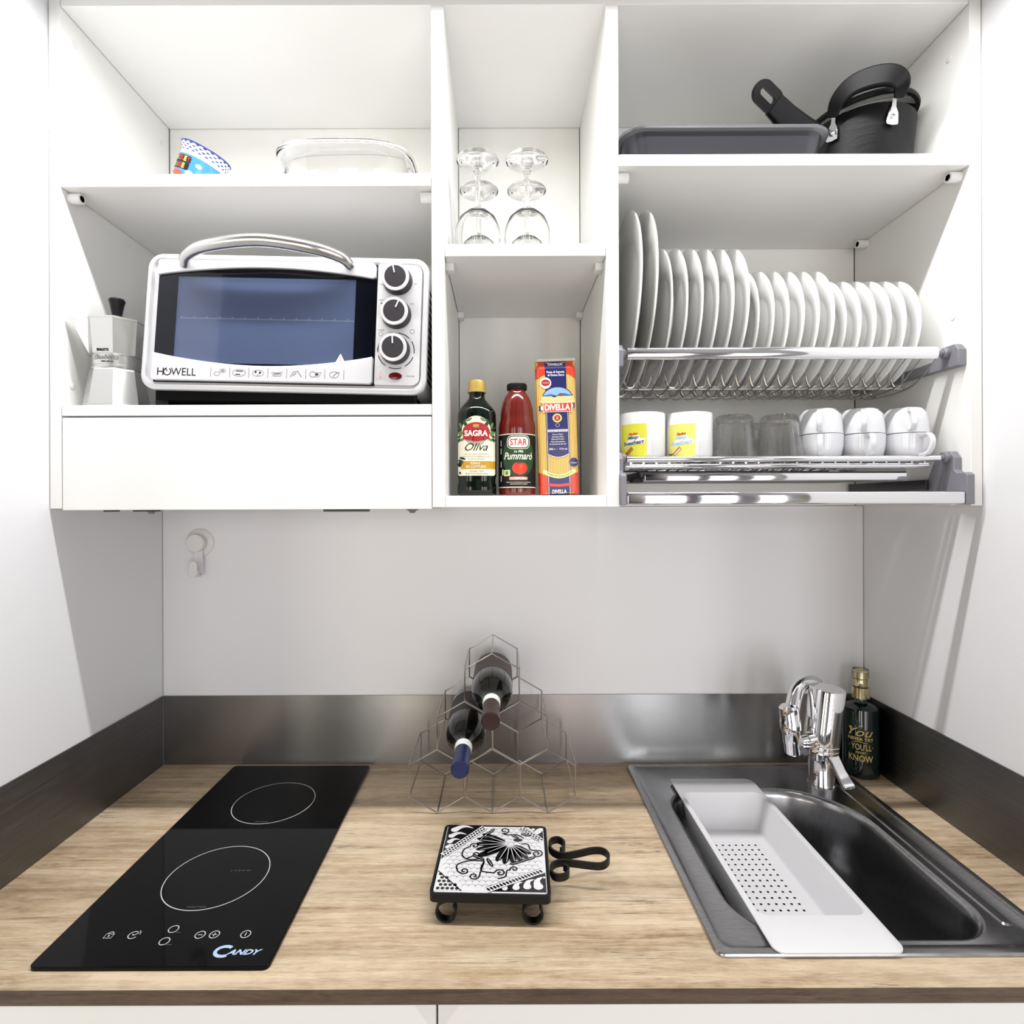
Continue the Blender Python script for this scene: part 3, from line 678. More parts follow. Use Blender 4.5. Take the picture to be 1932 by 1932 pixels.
# scrolls
def spiral(cx, cy, r0, a0, turns, w, tail=None):
    n = int(26 * abs(turns)); pts = []
    X, Y = P(cx, cy)
    if tail: pts += [(q.x, q.y) for q in smoothpath([(*P(*q), 0) for q in tail] + [(X + r0 * math.cos(R(a0)), Y + r0 * math.sin(R(a0)), 0)], 5)][:-1]
    for i in range(n + 1):
        q = i / n; rr = r0 * (1 - 0.82 * q); A_ = R(a0 + 360 * turns * q); pts.append((X + rr * math.cos(A_), Y + rr * math.sin(A_)))
    a.line(pts, w, TB, 7)
spiral(0.60, 0.93, 0.0085, 240, 1.3, 0.0021, [(0.80, 0.80), (0.73, 0.86), (0.64, 0.855)])
spiral(0.93, 0.55, 0.0085, 60, -1.4, 0.0021, [(0.77, 0.70), (0.84, 0.70), (0.87, 0.61), (0.90, 0.50)][:3])
spiral(0.31, 0.66, 0.0070, 200, -1.3, 0.0021, [(0.40, 0.46), (0.27, 0.44), (0.20, 0.50), (0.21, 0.60)])
spiral(0.33, 0.525, 0.0060, 230, 1.2, 0.0021, [(0.20, 0.50), (0.24, 0.455)])
spiral(0.24, 0.27, 0.0065, 250, 1.2, 0.0021, [(0.42, 0.42), (0.28, 0.42), (0.17, 0.36), (0.18, 0.27)])
spiral(0.34, 0.20, 0.0075, 0, -1.3, 0.0021, [(0.42, 0.40), (0.40, 0.28)])
spiral(0.58, 0.25, 0.0080, 180, -1.3, 0.0021, [(0.42, 0.42), (0.40, 0.28), (0.46, 0.17), (0.56, 0.14)][:2])
spiral(0.71, 0.31, 0.0060, 200, -1.2, 0.0021, [(0.56, 0.17), (0.63, 0.20), (0.64, 0.28)])
for (u, v, rt, L_) in ((0.375, 0.79, 62, .007), (0.41, 0.85, 58, .009), (0.46, 0.91, 55, .009), (0.72, 0.40, 20, .009), (0.80, 0.44, 28, .009), (0.87, 0.475, 30, .008), (0.36, 0.475, 150, .011), (0.475, 0.40, 115, .011), (0.82, 0.86, -20, .008), (0.71, 0.83, 140, .008)):
    X, Y = P(u, v); a.disc(X, Y, L_, 0.0030, TB, 7, 16, rot=R(rt)); a.line([(X - L_ * .7 * math.cos(R(rt)), Y - L_ * .7 * math.sin(R(rt))), (X + L_ * .7 * math.cos(R(rt)), Y + L_ * .7 * math.sin(R(rt)))], 0.0006, TW, 8)
tl = MB(); tl.loft([lv(rrect(-t - .001, t + .001, -t - .001, t + .001, 0.003, 4), H - 0.0055), lv(rrect(-t - .001, t + .001, -t - .001, t + .001, 0.003, 4), H + 0.0002), lv(rrect(-t, t, -t, t, 0.0025, 4), H + 0.0008)])
glz = pm('white_glaze', (0.74, 0.74, 0.76), 0.10, coat=0.3)
tile = tl.build('tile', glz, tv)
a.build('painted_pattern', [glz, pm('black_glaze', (0.006, 0.006, 0.008), 0.10, coat=0.3), pm('grey_glaze', (0.12, 0.12, 0.13), 0.2)], tile, on_top(H + 0.0008))

# ------------------------------------------------------------------ wine rack
rx, yA, yB = -0.0200, 1.018 - 1.217, 1.162 - 1.217
rk = thing('wine_rack', 'grey wire honeycomb wine rack standing on the worktop against the back', 'wine rack', (rx, (yA + yB) / 2, TOP))
S = 0.0580; HW = S * math.sqrt(3) / 2; z_base = TOP + 0.0014
cells = [(-2 * HW, 0), (0, 0), (2 * HW, 0), (-HW, 1), (HW, 1), (0, 2)]
def hexpts(cx, row, k=1.0): cz = z_base + S + row * 1.5 * S; return [(rx + cx + k * S * math.sin(R(60 * i)), cz + k * S * math.cos(R(60 * i))) for i in range(6)]
RW = 0.0013
for y, nm in ((yA, 'front_frame'), (yB, 'back_frame')):
    b = MB()
    for cx, row in cells: b.tube([(x, y, z) for x, z in hexpts(cx, row, 0.985)], RW, 6, closed=True)
    b.build(nm, M['wire'], rk, world=True)
seen = {}
for cx, row in cells:
    for x, z in hexpts(cx, row): k = (round(x, 3), round(z, 3)); seen[k] = seen.get(k, 0) + 1
for (x, z), n in sorted(seen.items()):
    if n <= 2:
        if n == 2 and not (z < TOP + 0.05): 
            if abs(x - rx) < HW * 1.2: continue
        b = MB(); b.tube([(x, yA, z), (x, yB, z)], 0.0012, 6); b.build('cross_wire', M['wire'], rk, world=True)

# wine bottles lying in the rack (axis along the depth, neck towards the room)
def wine_bottle(label, x, z, yneck, cap, paper, zrot=0):
    t = thing('wine_bottle', label, 'wine bottle', (x, yneck, z), (0, 0, R(zrot)), 'wine bottles in the rack')
    T = Matrix.Rotation(R(-90), 4, 'X')          # profile z runs along +Y
    b = MB(); b.lathe([(0, 0.088), (0.0148, 0.086), (0.0152, 0.090), (0.0165, 0.098), (0.0225, 0.108), (0.0310, 0.121), (0.0362, 0.135), (0.0378, 0.150), (0.0378, 0.295), (0.034, 0.302), (0, 0.298)], 48, mat=T)
    b.build('bottle', M['wine_glass_dark'], t)
    b = MB(); b.lathe([(0, 0.0006), (0.0125, 0.0002), (0.0148, 0.002), (0.0151, 0.020), (0.0142, 0.024), (0.0143, 0.068), (0, 0.068)], 40, mat=T); b.build('capsule', M[cap], t)
    b = MB(); b.lathe([(0.0143, 0.0682), (0.0147, 0.0682), (0.0153, 0.0880), (0.0148, 0.0880)], 40, mat=T); b.build('neck_band', M['white_print'], t)
    b = MB(); b.lathe([(0.0379, 0.172), (0.0382, 0.172), (0.0382, 0.272), (0.0379, 0.272)], 48, mat=T); b.build('label_paper', M[paper], t)
    return t
wine_bottle('wine bottle with brown capsule lying in the top cell of the rack', rx, z_base + 4 * S - 0.0145, 0.882 - 1.217, 'capsule_brown', 'paper_brown')
wine_bottle('wine bottle with navy blue capsule lying in the middle left cell', rx - HW, z_base + 2.5 * S - 0.0145, 0.905 - 1.217, 'capsule_navy', 'paper_dark')

# ------------------------------------------------------------------ toaster oven
ZS = 1.6236
ov = thing('toaster_oven', 'white and silver toaster oven with curved handle on the left middle shelf', 'toaster oven', (-0.362, -0.2955, ZS + 0.0004))
def ox(px): return (px - 531) / 1152
def oz(px, py): return (763.6 - (py - 0.0240 * (px - 531))) / 1152
def shear(bb):
    for v in bb.bm.verts:
        v.co.y += 0.075 * (v.co.z - 0.02)
    bb.xform(Matrix.Rotation(R(1.37), 4, 'Y')); return bb
class OA(Art):
    pass
def opl(pts, y0, y1, m=0, bb=None):
    bb = bb or MB(); T = Matrix(((1, 0, 0, 0), (0, 0, 1, 0), (0, 1, 0, 0), (0, 0, 0, 1)))
    return bb.prism(pts, y0, y1, m, T)
zb_, zt_ = 0.0225, 0.2545
hw_ = 0.2360
def ol(pts, y): return [(x, y, z) for x, z in pts]
# bezel frame: rounded surround with recessed face
b = MB()
out = lambda i, r: rrect(-hw_ + i, hw_ - i, zb_ + i, zt_ - i, r, 8)
b.loft([ol(out(0.004, 0.022), 0.020), ol(out(0.0, 0.025), 0.012), ol(out(0.001, 0.024), 0.004), ol(out(0.005, 0.022), 0.0005), ol(out(0.0085, 0.019), 0.000), ol(out(0.0100, 0.018), 0.0022), ol(out(0.0105, 0.0175), 0.007)], 0, False, True)
shear(b).build('bezel', M['oven_white'], ov)
b = MB(); b.loft([ol(rrect(-hw_ + 0.005, hw_ - 0.005, zb_ + 0.004, zt_ - 0.004, 0.02, 6), 0.0205), ol(rrect(-hw_ + 0.005, hw_ - 0.005, zb_ + 0.004, zt_ - 0.004, 0.02, 6), 0.262)]); shear(b).build('body', M['oven_white'], ov)
b = MB()
for i in range(13):
    b.box(hw_ - 0.0052, hw_ - 0.0042, 0.035, 0.15, 0.055 + i * 0.013, 0.059 + i * 0.013)
shear(b).build('side_vents', M['hole'], ov)
for x, y, ext in ((-0.2085, 0.020, 0.0095), (-0.2085, 0.235, 0.0095), (0.2055, 0.020, 0), (0.2055, 0.235, 0)):
    b = MB(); b.box(x - 0.011, x + 0.011, y, y + 0.02, 0.0004 - 0.0237 * x * (1 if x < 0 else 1) * 0 - (0.0), 0.030, bev=0.001)
    for v in b.bm.verts:
        if v.co.z > 0.02: v.co.z = zb_ + 0.006 + 0.0
    T = Matrix.Rotation(R(1.37), 4, 'Y')
    for v in b.bm.verts:
        if v.co.z > 0.02: v.co = T @ v.co; v.co.z += 0.001
        else: v.co.z = 0.0003
    b.build('foot', M['black'], ov)
b = MB(); b.box(-hw_ + 0.022, hw_ - 0.022, 0.012, 0.245, 0.0075, zb_ + 0.004, bev=0.001); b.xform(Matrix.Rotation(R(1.37), 4, 'Y')).build('dark_underside', M['hole'], ov)  # black box added to darken the space under the oven
# door: dark printed glass slab with a window, white top and bottom bands
dx0, dx1 = ox(286), ox(702)
dz0, dz1 = zb_ + 0.0145, zt_ - 0.0145
wx0_, wx1_, wz0_, wz1_ = ox(324), ox(664), dz0 + 0.030, dz1 - 0.0270
b = MB(); b.box(dx0 - .0014, dx1 + .0014, 0.0030, 0.0066, dz0 - .0014, dz1 + .0014); shear(b).build('dark_groove', M['black'], ov)  # black plate added behind the door so its surrounding gap looks dark
b = MB()
for (x0, x1, z0, z1) in ((dx0 + .001, wx0_, dz0 + .012, dz1 - .012), (wx1_, dx1 - .001, dz0 + .012, dz1 - .012), (wx0_, wx1_, wz1_, dz1 - .012), (wx0_, wx1_, dz0 + .012, wz0_)):
    b.box(x0, x1, -0.0030, 0.0060, z0, z1)
shear(b).build('door_glass', M['enamel_black'], ov)
b = MB(); b.box(wx0_, wx1_, -0.0026, 0.0008, wz0_, wz1_); shear(b).build('window_pane', M['window_glass'], ov)
b = MB(); b.box(wx0_ - 0.003, wx1_ + 0.003, 0.0062, 0.0068, wz0_ - .002, wz1_ + .002); shear(b).build('cavity', pm('oven_cavity', (0.12, 0.12, 0.14), 0.4), ov)
rack = MB()
zr = (wz0_ + wz1_) / 2 + 0.004
rack.tube([(wx0_ + 0.004, 0.0036, zr), (wx1_ - 0.001, 0.0036, zr)], 0.0013, 6)
for i in range(14): rack.tube([(wx0_ + 0.006 + i * 0.0212, 0.0036, zr), (wx0_ + 0.006 + i * 0.0212, 0.0036, zr + 0.0035)], 0.0012, 6)
rack.tube([(wx0_ + 0.004, 0.0036, wz0_ + 0.009), (wx1_ - 0.004, 0.0036, wz0_ + 0.008)], 0.0005, 6)
shear(rack).build('wire_rack', M['white_plastic'], ov)
def band_pts(top):
    n = 24; pts = []
    if top:
        pts = [(dx0, dz1 - 0.004), (dx0 + 0.004, dz1), (dx1 - 0.004, dz1), (dx1, dz1 - 0.004), (dx1, dz1 - 0.0235), (dx1 - .004, dz1 - 0.026)]
        for i in range(n + 1):
            q = i / n; x = dx1 - 0.010 - (dx1 - dx0 - 0.016) * q; s_ = math.sin(q * math.pi); pts.append((x, dz1 - 0.0253 + 0.0140 * s_ ** 0.9))
        pts += [(dx0 + 0.001, dz1 - 0.0270), (dx0, dz1 - 0.0245)]
    else:
        pts = [(dx1, dz0 + 0.004), (dx1 - 0.004, dz0), (dx0 + 0.004, dz0), (dx0, dz0 + 0.004), (dx0, dz0 + 0.044), (dx0 + .003, dz0 + 0.0455)]
        for i in range(n + 1):
            q = i / n; x = dx0 + 0.010 + (dx1 - dx0 - 0.016) * q; s_ = math.sin(q * math.pi); pts.append((x, dz0 + 0.0440 - 0.0180 * s_ ** 0.9))
        pts += [(dx1 - 0.001, dz0 + 0.0455), (dx1, dz0 + 0.042)]
    return pts
b = opl(band_pts(True), -0.0075, 0.003); shear(b).build('door_top_band', M['oven_silver'], ov, bevel=0.0012)
b = opl(band_pts(False), -0.0075, 0.003); db = shear(b).build('door_bottom_band', M['oven_silver'], ov, bevel=0.0012)
# curved steel handle
b = MB(); hp_ = smoothpath([(ox(337), -0.008, oz(337, 494)), (ox(352), -0.022, oz(352, 482)), (ox(400), -0.038, oz(400, 473)), (ox(495), -0.044, oz(495, 467)), (ox(590), -0.040, oz(590, 479)), (ox(640), -0.024, oz(640, 489)), (ox(655), -0.008, oz(655, 499))], 8)
n = len(hp_); b.tube([p + Vector((0, 0.0, 0)) for p in hp_], [0.0080 + 0.0022 * math.sin(math.pi * i / (n - 1)) for i in range(n)], 16)
for v in b.bm.verts: v.co.y += 0.075 * 0.2
b.xform(Matrix.Rotation(R(1.37), 4, 'Y')).build('handle', M['satin'], ov)
# control panel
cx0, cx1 = ox(705), hw_ - 0.0115
b = opl(rrect(cx0, cx1, dz0, dz1 + 0.001, (0.003, 0.012, 0.014, 0.003), 6), -0.0016, 0.004); cp = shear(b).build('control_panel', M['oven_white'], ov)
fm = lambda dy=0.0: (lambda u, v, h: Matrix.Rotation(R(1.37), 4, 'Y') @ Vector((u, -dy - h - 0.0001 + 0.075 * (v - 0.02), v)))
a = Art()
kx = (cx0 + cx1) / 2 - 0.0035
KZ = [oz(744, 524), oz(744, 590), oz(744, 659)]
for s0 in range(6):
    if s0 < 6: a.ring(kx + 0.001, KZ[2] - 0.001, 0.0300, 0.0014, 1, 1, 10, 85 - 52 * s0 - 40, 85 - 52 * s0)
a.build('dial_scale', [M['grey_print'], M['black_print'], M['pale_red']], cp, fm(0.0016)); a = Art()
a.text('OFF', kx - 0.009, KZ[2] + 0.0285, 0.003, 1); a.disc(kx - 0.001, KZ[2] + 0.0285, 0.0010, 0.0010, 1, n=8)
a.text('FUNCTION', cx0 + 0.011, KZ[1] + 0.0245, 0.0022, 0, w=0.016); a.disc(cx0 + 0.008, KZ[1] + 0.019, 0.0016, 0.0016, 1, n=10); a.disc(cx0 + 0.009, KZ[0] + 0.011, 0.0011, 0.0011, 1, n=10)
a.text('TIMER', cx0 + 0.008, KZ[2] + 0.0335, 0.0022, 0, w=0.012); a.ring(cx0 + 0.008, KZ[2] + 0.027, 0.0035, 0.0006, 0, 1, 16); a.ring(cx1 - 0.0135, KZ[2] + 0.032, 0.0035, 0.0006, 0, 1, 16)
a.text('60', cx0 + 0.004, KZ[2] + 0.002, 0.0026, 0); a.text('OFF', cx1 - 0.015, KZ[1] + 0.019, 0.0024, 0); a.text('15', kx + 0.024, KZ[2] + 0.019, 0.002, 0); a.text('POWER', cx1 - 0.014, dz0 + 0.0150, 0.0024, 0, w=0.014)
a.text('°C', cx0 + 0.0085, KZ[0] + 0.018, 0.003, 0); a.text('100', cx0 + 0.006, KZ[0] - 0.006, 0.0024, 0); a.text('230', cx1 - 0.011, KZ[0] - 0.004, 0.0024, 0)
a.build('panel_lettering', [M['grey_print'], M['black_print'], M['pale_red']], cp, fm(0.0016)); a = Art()
tx_, tz_ = cx0 + 0.0105, dz0 + 0.0135
a.line([(tx_ - 0.0075, tz_ - 0.005), (tx_ + 0.0075, tz_ - 0.005), (tx_, tz_ + 0.0085)], 0.0009, 2, closed=True); a.poly([(tx_ - 0.003, tz_ - 0.003), (tx_ + 0.003, tz_ - 0.003), (tx_, tz_ + 0.003)], 2)
a.build('warning_triangle', [M['grey_print'], M['black_print'], M['pale_red']], cp, fm(0.0016))
for i, kz in enumerate(KZ):
    b = MB(); b.lathe([(0.0245, 0.0), (0.0245, 0.003), (0.0225, 0.021), (0, 0.021)], 44, mat=Tf)
    b2 = b; T = Matrix.Translation((kx, -0.0018 + 0.075 * (kz - 0.02), kz)) @ Matrix.Rotation(R(3), 4, 'X')
    b.lathe([(0.0226, 0.0200), (0.0220, 0.0235), (0.0175, 0.0242), (0, 0.0238)], 44, m=1, mat=Tf, mfun=lambda q: 1 if q < 2 else 2)
    ag = R((12, -25, 2)[i]); q = Matrix.Rotation(-ag, 4, 'Y')
    nb = MB(); nb.box(-0.0010, 0.0010, -0.0250, -0.0236, 0.006, 0.0172); nb.xform(q)
    nk = nb
    b.xform(T); b.xform(Matrix.Rotation(R(1.37), 4, 'Y')); kn = b.build('knob', [M['black'], M['oven_silver'], M['knob_face']], ov)
    nk.xform(T); nk.xform(Matrix.Rotation(R(1.37), 4, 'Y')); nk.build('pointer', M['white_print'], kn)
b = MB(); b.lathe([(0.0105, 0), (0.0100, 0.0022), (0, 0.0030)], 30, mat=Tf); b.xform(Matrix.Translation((kx + 0.0015, -0.0018 + 0.075 * (dz0 - 0.006), dz0 + 0.0145)) @ Matrix.Diagonal((1.05, 1, 0.58, 1)))
b.xform(Matrix.Rotation(R(1.37), 4, 'Y')).build('indicator_lamp', M['red_lens'], ov)
a = Art(); lx = ox(336); lz = dz0 + 0.0135
a.text('H', lx - 0.0270, lz, 0.0125, 0); a.ring(lx - 0.0160, lz, 0.0058, 0.0017, 0, 1, 26, 100, 420); a.line([(lx - 0.0160, lz + 0.0005), (lx - 0.0195, lz + 0.0055)], 0.0014, 0); a.text('WELL', lx + 0.0105, lz, 0.0125, 0, w=0.041)
a.build('brand_lettering', [M['black_print'], M['grey_print']], db, fm(0.0075)); a = Art()
for k in range(8):
    x = ox(399) + k * 0.0310; a = Art(); a.rect(x, x + 0.0007, lz - 0.0075, lz + 0.0085, 1)
    a.build('divider_line', [M['black_print'], M['grey_print']], db, fm(0.0075))
a = Art()
def ic(k): return ox(399) + (k + 0.5) * 0.0310
x = ic(0); a.ring(x - 0.005, lz - 0.002, 0.0045, 0.0007, 1, ry=0.003); a.ring(x + 0.004, lz + 0.003, 0.0050, 0.0007, 1, ry=0.003); a.disc(x + 0.004, lz + 0.003, 0.0025, 0.0015, 1)
a.build('food_symbol', [M['black_print'], M['grey_print']], db, fm(0.0075)); a = Art()
x = ic(1); a.ring(x, lz, 0.0105, 0.0007, 1, ry=0.0055); a.line([(x - 0.005, lz + 0.003), (x + 0.006, lz + 0.003)], 0.0013, 0); a.line([(x - 0.006, lz - 0.0025), (x + 0.002, lz - 0.0025)], 0.0014, 0)
a.build('food_symbol', [M['black_print'], M['grey_print']], db, fm(0.0075)); a = Art()
x = ic(2); a.ring(x, lz, 0.0090, 0.0006, 1, ry=0.0050); a.disc(x - 0.004, lz + 0.002, 0.0014, 0.0020, 0); a.disc(x + 0.003, lz + 0.001, 0.0016, 0.0020, 0); a.disc(x, lz - 0.003, 0.0012, 0.0008, 1)
a.build('food_symbol', [M['black_print'], M['grey_print']], db, fm(0.0075)); a = Art()
x = ic(3); a.line([(x - 0.009, lz + 0.002), (x - 0.006, lz - 0.004), (x + 0.006, lz - 0.004), (x + 0.009, lz + 0.003), (x, lz + 0.001)], 0.0009, 1, closed=True); a.line([(x - 0.006, lz - 0.001), (x + 0.006, lz)], 0.0018, 1)
a.build('food_symbol', [M['black_print'], M['grey_print']], db, fm(0.0075)); a = Art()
x = ic(4); a.line([(x - 0.009, lz - 0.005), (x - 0.005, lz + 0.003), (x + 0.002, lz + 0.005), (x + 0.009, lz - 0.005)], 0.0012, 1); a.line([(x - 0.005, lz - 0.003), (x, lz + 0.002)], 0.0015, 1)
a.build('food_symbol', [M['black_print'], M['grey_print']], db, fm(0.0075)); a = Art()
x = ic(5); a.ring(x - 0.004, lz, 0.0045, 0.0009, 1); a.line([(x, lz + 0.003), (x + 0.010, lz + 0.003), (x + 0.006, lz - 0.004), (x, lz - 0.004)], 0.0009, 1); a.disc(x + 0.003, lz, 0.0025, 0.0018, 0)
a.build('food_symbol', [M['black_print'], M['grey_print']], db, fm(0.0075)); a = Art()
x = ic(6); a.ring(x, lz, 0.0075, 0.0008, 1, ry=0.0050); a.line([(x - 0.002, lz - 0.003), (x + 0.004, lz + 0.003), (x + 0.009, lz + 0.004)], 0.0012, 1)
a.build('food_symbol', [M['black_print'], M['grey_print']], db, fm(0.0075))
a = Art(); x, z = ox(640), wz0_ + 0.012; a.poly([(x - 0.0085, z - 0.0075), (x + 0.0085, z - 0.0075), (x, z + 0.0085)], 0); a.poly([(x - 0.002, z - 0.005), (x + 0.002, z - 0.005), (x, z + 0.003)], 1, 2)
a.build('warning_sticker', [pm('sticker_pink', (0.80, 0.55, 0.50), 0.5), M['pale_red']], ov, fm(0.0026))

# ------------------------------------------------------------------ moka pot
mk = thing('moka_pot', 'aluminium stovetop coffee pot with black knob left of the toaster oven', 'coffee pot', (-0.6575, -0.257, ZS + 0.0003), (0, 0, R(4)))
OC = math.pi / 8
b = MB(); b.lathe([(0, 0), (0.0475, 0), (0.0492, 0.004), (0.0400, 0.0615), (0.0385, 0.064), (0, 0.064)], 8, a0=OC); b.build('boiler', M['moka'], mk, angle=20)
b = MB(); b.lathe([(0.0360, 0.0642), (0.0372, 0.0665), (0.0352, 0.067), (0.0352, 0.070), (0.0360, 0.0705), (0.0360, 0.0870), (0, 0.0870)], 48); col = b.build('collar', M['moka'], mk)
b = MB(); b.lathe([(0, 0.0870), (0.0400, 0.0870), (0.0418, 0.0885), (0.0460, 0.1440), (0.0470, 0.1450), (0.0470, 0.1475), (0.030, 0.1530), (0.010, 0.1570), (0, 0.1570)], 8, a0=OC); up_ = b.build('upper_chamber', M['moka'], mk, angle=20)
b = MB(); b.lathe([(0, 0.157), (0.0085, 0.157), (0.0078, 0.162), (0.0105, 0.178), (0.0128, 0.186), (0.0115, 0.1885), (0, 0.189)], 10); b.build('lid_knob', M['black'], mk)
b = MB()      # V spout on the left
def spl(z, d, w): return [(-0.0330 * (0.9 + z * 0.8), -w, z), (-0.0330 - d, -0.0015, z), (-0.0330 - d, 0.0015, z), (-0.0330 * (0.9 + z * 0.8), w, z)]
b.loft([spl(0.090, 0.006, 0.003), spl(0.108, 0.0145, 0.007), spl(0.130, 0.0245, 0.013), spl(0.1450, 0.0330, 0.018)])
for v in b.bm.verts: pass
b.xform(Matrix.Rotation(R(34), 4, 'Z')).build('spout', M['moka'], mk)
b = MB(); b.strip([(0.0, 0.044, 0.142), (0.0, 0.064, 0.146), (0.0, 0.073, 0.136), (0.0, 0.073, 0.080), (0.0, 0.070, 0.060)], 0.012, 0.008, up=(1, 0, 0)); b.build('handle', M['black'], mk)
a = Art(); a.text('BIALETTI', 0, 0.0925, 0.0045, 0, w=0.018, bold=0.05)
rr_ = lambda u, v, h: Vector((u, -(0.0384 + (v - 0.0885) * 0.0757) - h - 0.0006, v))
a.build('print', [M['black_print']], up_, rr_)
a = Art(); a.text('Elisabetta', -0.004, 0.0815, 0.0075, 0, w=0.040, shear=0.5); a.text('MOKA', 0.0, 0.0742, 0.0026, 1, w=0.018, bold=0.03)
a.build('print', [M['grey_print'], M['black_print']], col, on_cyl(0.0361, (0.15, -1)), cut=0.003)

# ------------------------------------------------------------------ tilted printed bowl and clear glass dish
SL = 1.9993
bw = thing('childrens_bowl', 'small bright blue printed bowl lying tilted on the upper left shelf', 'bowl', (-0.540, -0.217, SL + 0.0435), (R(5), R(24), R(0)))
b = MB(); b.lathe([(0, -0.0445), (0.026, -0.0445), (0.038, -0.036), (0.0430, -0.005), (0.0420, 0.027), (0.0415, 0.031), (0.0475, 0.050), (0.0467, 0.0506), (0.0405, 0.034), (0.0400, 0.030), (0.0405, -0.005), (0.032, -0.034), (0.024, -0.0425), (0, -0.0425)], 48,
                  mfun=lambda q: 0 if q < 4 else 2)
bb_ = b.build('bowl', [M['bowl_blue'], M['bowl_navy'], M['porcelain']], bw)
bw.scale = (0.86, 0.86, 0.86)
a = Art(); cols = [1, 2, 3, 4, 1, 2]
for row, wd in ((0.016, 'MICKEY'), (0.002, 'MOUSE')):
    a.rect(-0.0265, 0.0195, row - 0.0066, row + 0.0066, 0, 1, 0.002)
    for i, ch in enumerate(wd): a.text(ch, -0.0215 + i * 0.0074, row, 0.0100, cols[(i + (1 if row else 0)) % 6], 2, w=0.0062, bold=0.05)
a.disc(0.036, 0.012, 0.006, 0.004, 5, 1); a.disc(-0.005, -0.013, 0.016, 0.005, 4, 1); a.disc(0.024, -0.008, 0.008, 0.005, 5, 1)
a.build('print', [M['black_print'], M['red'], M['yellow'], M['leaf'], M['orange_red'], M['white_print']], bb_, on_cyl(0.0432, (-0.35, -1)), cut=0.003)
a = Art()
for i in range(22):
    for j in range(4): a.disc(-0.135 + i * 0.0125 + (j % 2) * 0.006, 0.0355 + j * 0.0040, 0.0036, 0.0013, 0, n=7)
def under_rim(u, v, h):
    an = u / 0.042; r = 0.0415 + (v - 0.031) * 0.316 + 0.0004; return Vector((r * math.sin(an), -r * math.cos(an), v))
a.build('rim_pattern', [M['bowl_navy']], bb_, under_rim)
b = MB(); b.tube([(0.0468 * math.cos(R(q)), 0.0468 * math.sin(R(q)), 0.0503) for q in range(0, 360, 8)], 0.0017, 6, closed=True); b.build('rim_edge', M['bowl_navy'], bb_)

gd = thing('glass_dish', 'large clear glass oven dish standing on the upper left shelf', 'glass dish', (-0.284, -0.165, SL + 0.0003))
def sl(hx_, hy_, z, n=56, e=0.62):
    out = []
    for i in range(n):
        t_ = 2 * math.pi * i / n; c, s_ = math.cos(t_), math.sin(t_)
        out.append((hx_ * math.copysign(abs(c) ** e, c), hy_ * math.copysign(abs(s_) ** e, s_), z))
    return out
b = MB(); b.loft([sl(0.098, 0.058, 0.0), sl(0.106, 0.064, 0.006), sl(0.1185, 0.080, 0.084), sl(0.1235, 0.0845, 0.087), sl(0.1260, 0.0870, 0.091), sl(0.1235, 0.0850, 0.0925), sl(0.1160, 0.0775, 0.090), sl(0.1150, 0.0765, 0.084), sl(0.1020, 0.060, 0.009), sl(0.094, 0.054, 0.005)], 0, True, True)
b.build('dish', M['glass'], gd, angle=60)

# ------------------------------------------------------------------ wine glasses, upside down
MS = 1.8840
def wine_glass():
    t = thing('wine_glass', 'x', 'wine glass')
    b = MB(); b.lathe([(0.0350, 0.0003), (0.0357, 0.0010), (0.0385, 0.018), (0.0402, 0.038), (0.0390, 0.055), (0.0330, 0.072), (0.0220, 0.083), (0.0100, 0.0885), (0.0060, 0.093), (0.0050, 0.105), (0.0042, 0.135), (0.0048, 0.152), (0.0080, 0.158), (0.0070, 0.161), (0.0100, 0.168), (0.0230, 0.1725), (0.0365, 0.1745), (0.0372, 0.1755), (0.0365, 0.1765), (0, 0.1768)], 56)
    b.lathe([(0.0343, 0.0003), (0.0373, 0.018), (0.0390, 0.038), (0.0378, 0.054), (0.0318, 0.070), (0.0208, 0.0805), (0.0095, 0.0855), (0, 0.0870)], 56)
    b.lathe([(0.0350, 0.0003), (0.0343, 0.0003)], 56)
    bmesh.ops.remove_doubles(b.bm, verts=b.bm.verts, dist=1e-6)
    b.build('glass', M['glass'], t, angle=60); return t
pr_ = wine_glass()
pos = [(-0.0415, -0.236, 'upturned wine glass on the middle shelf, front left one'), (0.0447, -0.236, 'upturned wine glass on the middle shelf, front right one'),
       (-0.0430, -0.142, 'upturned wine glass on the middle shelf, back left one'), (0.0482, -0.142, 'upturned wine glass on the middle shelf, back right one')]
for i, (x, y, lb) in enumerate(pos):
    o = pr_ if i == 0 else copy_tree(pr_)
    o.location = (x, y, MS + 0.0002); o.rotation_euler = (0, 0, 0.4 * i); tag(o, lb, 'wine glass', 'upturned wine glasses on the middle shelf')

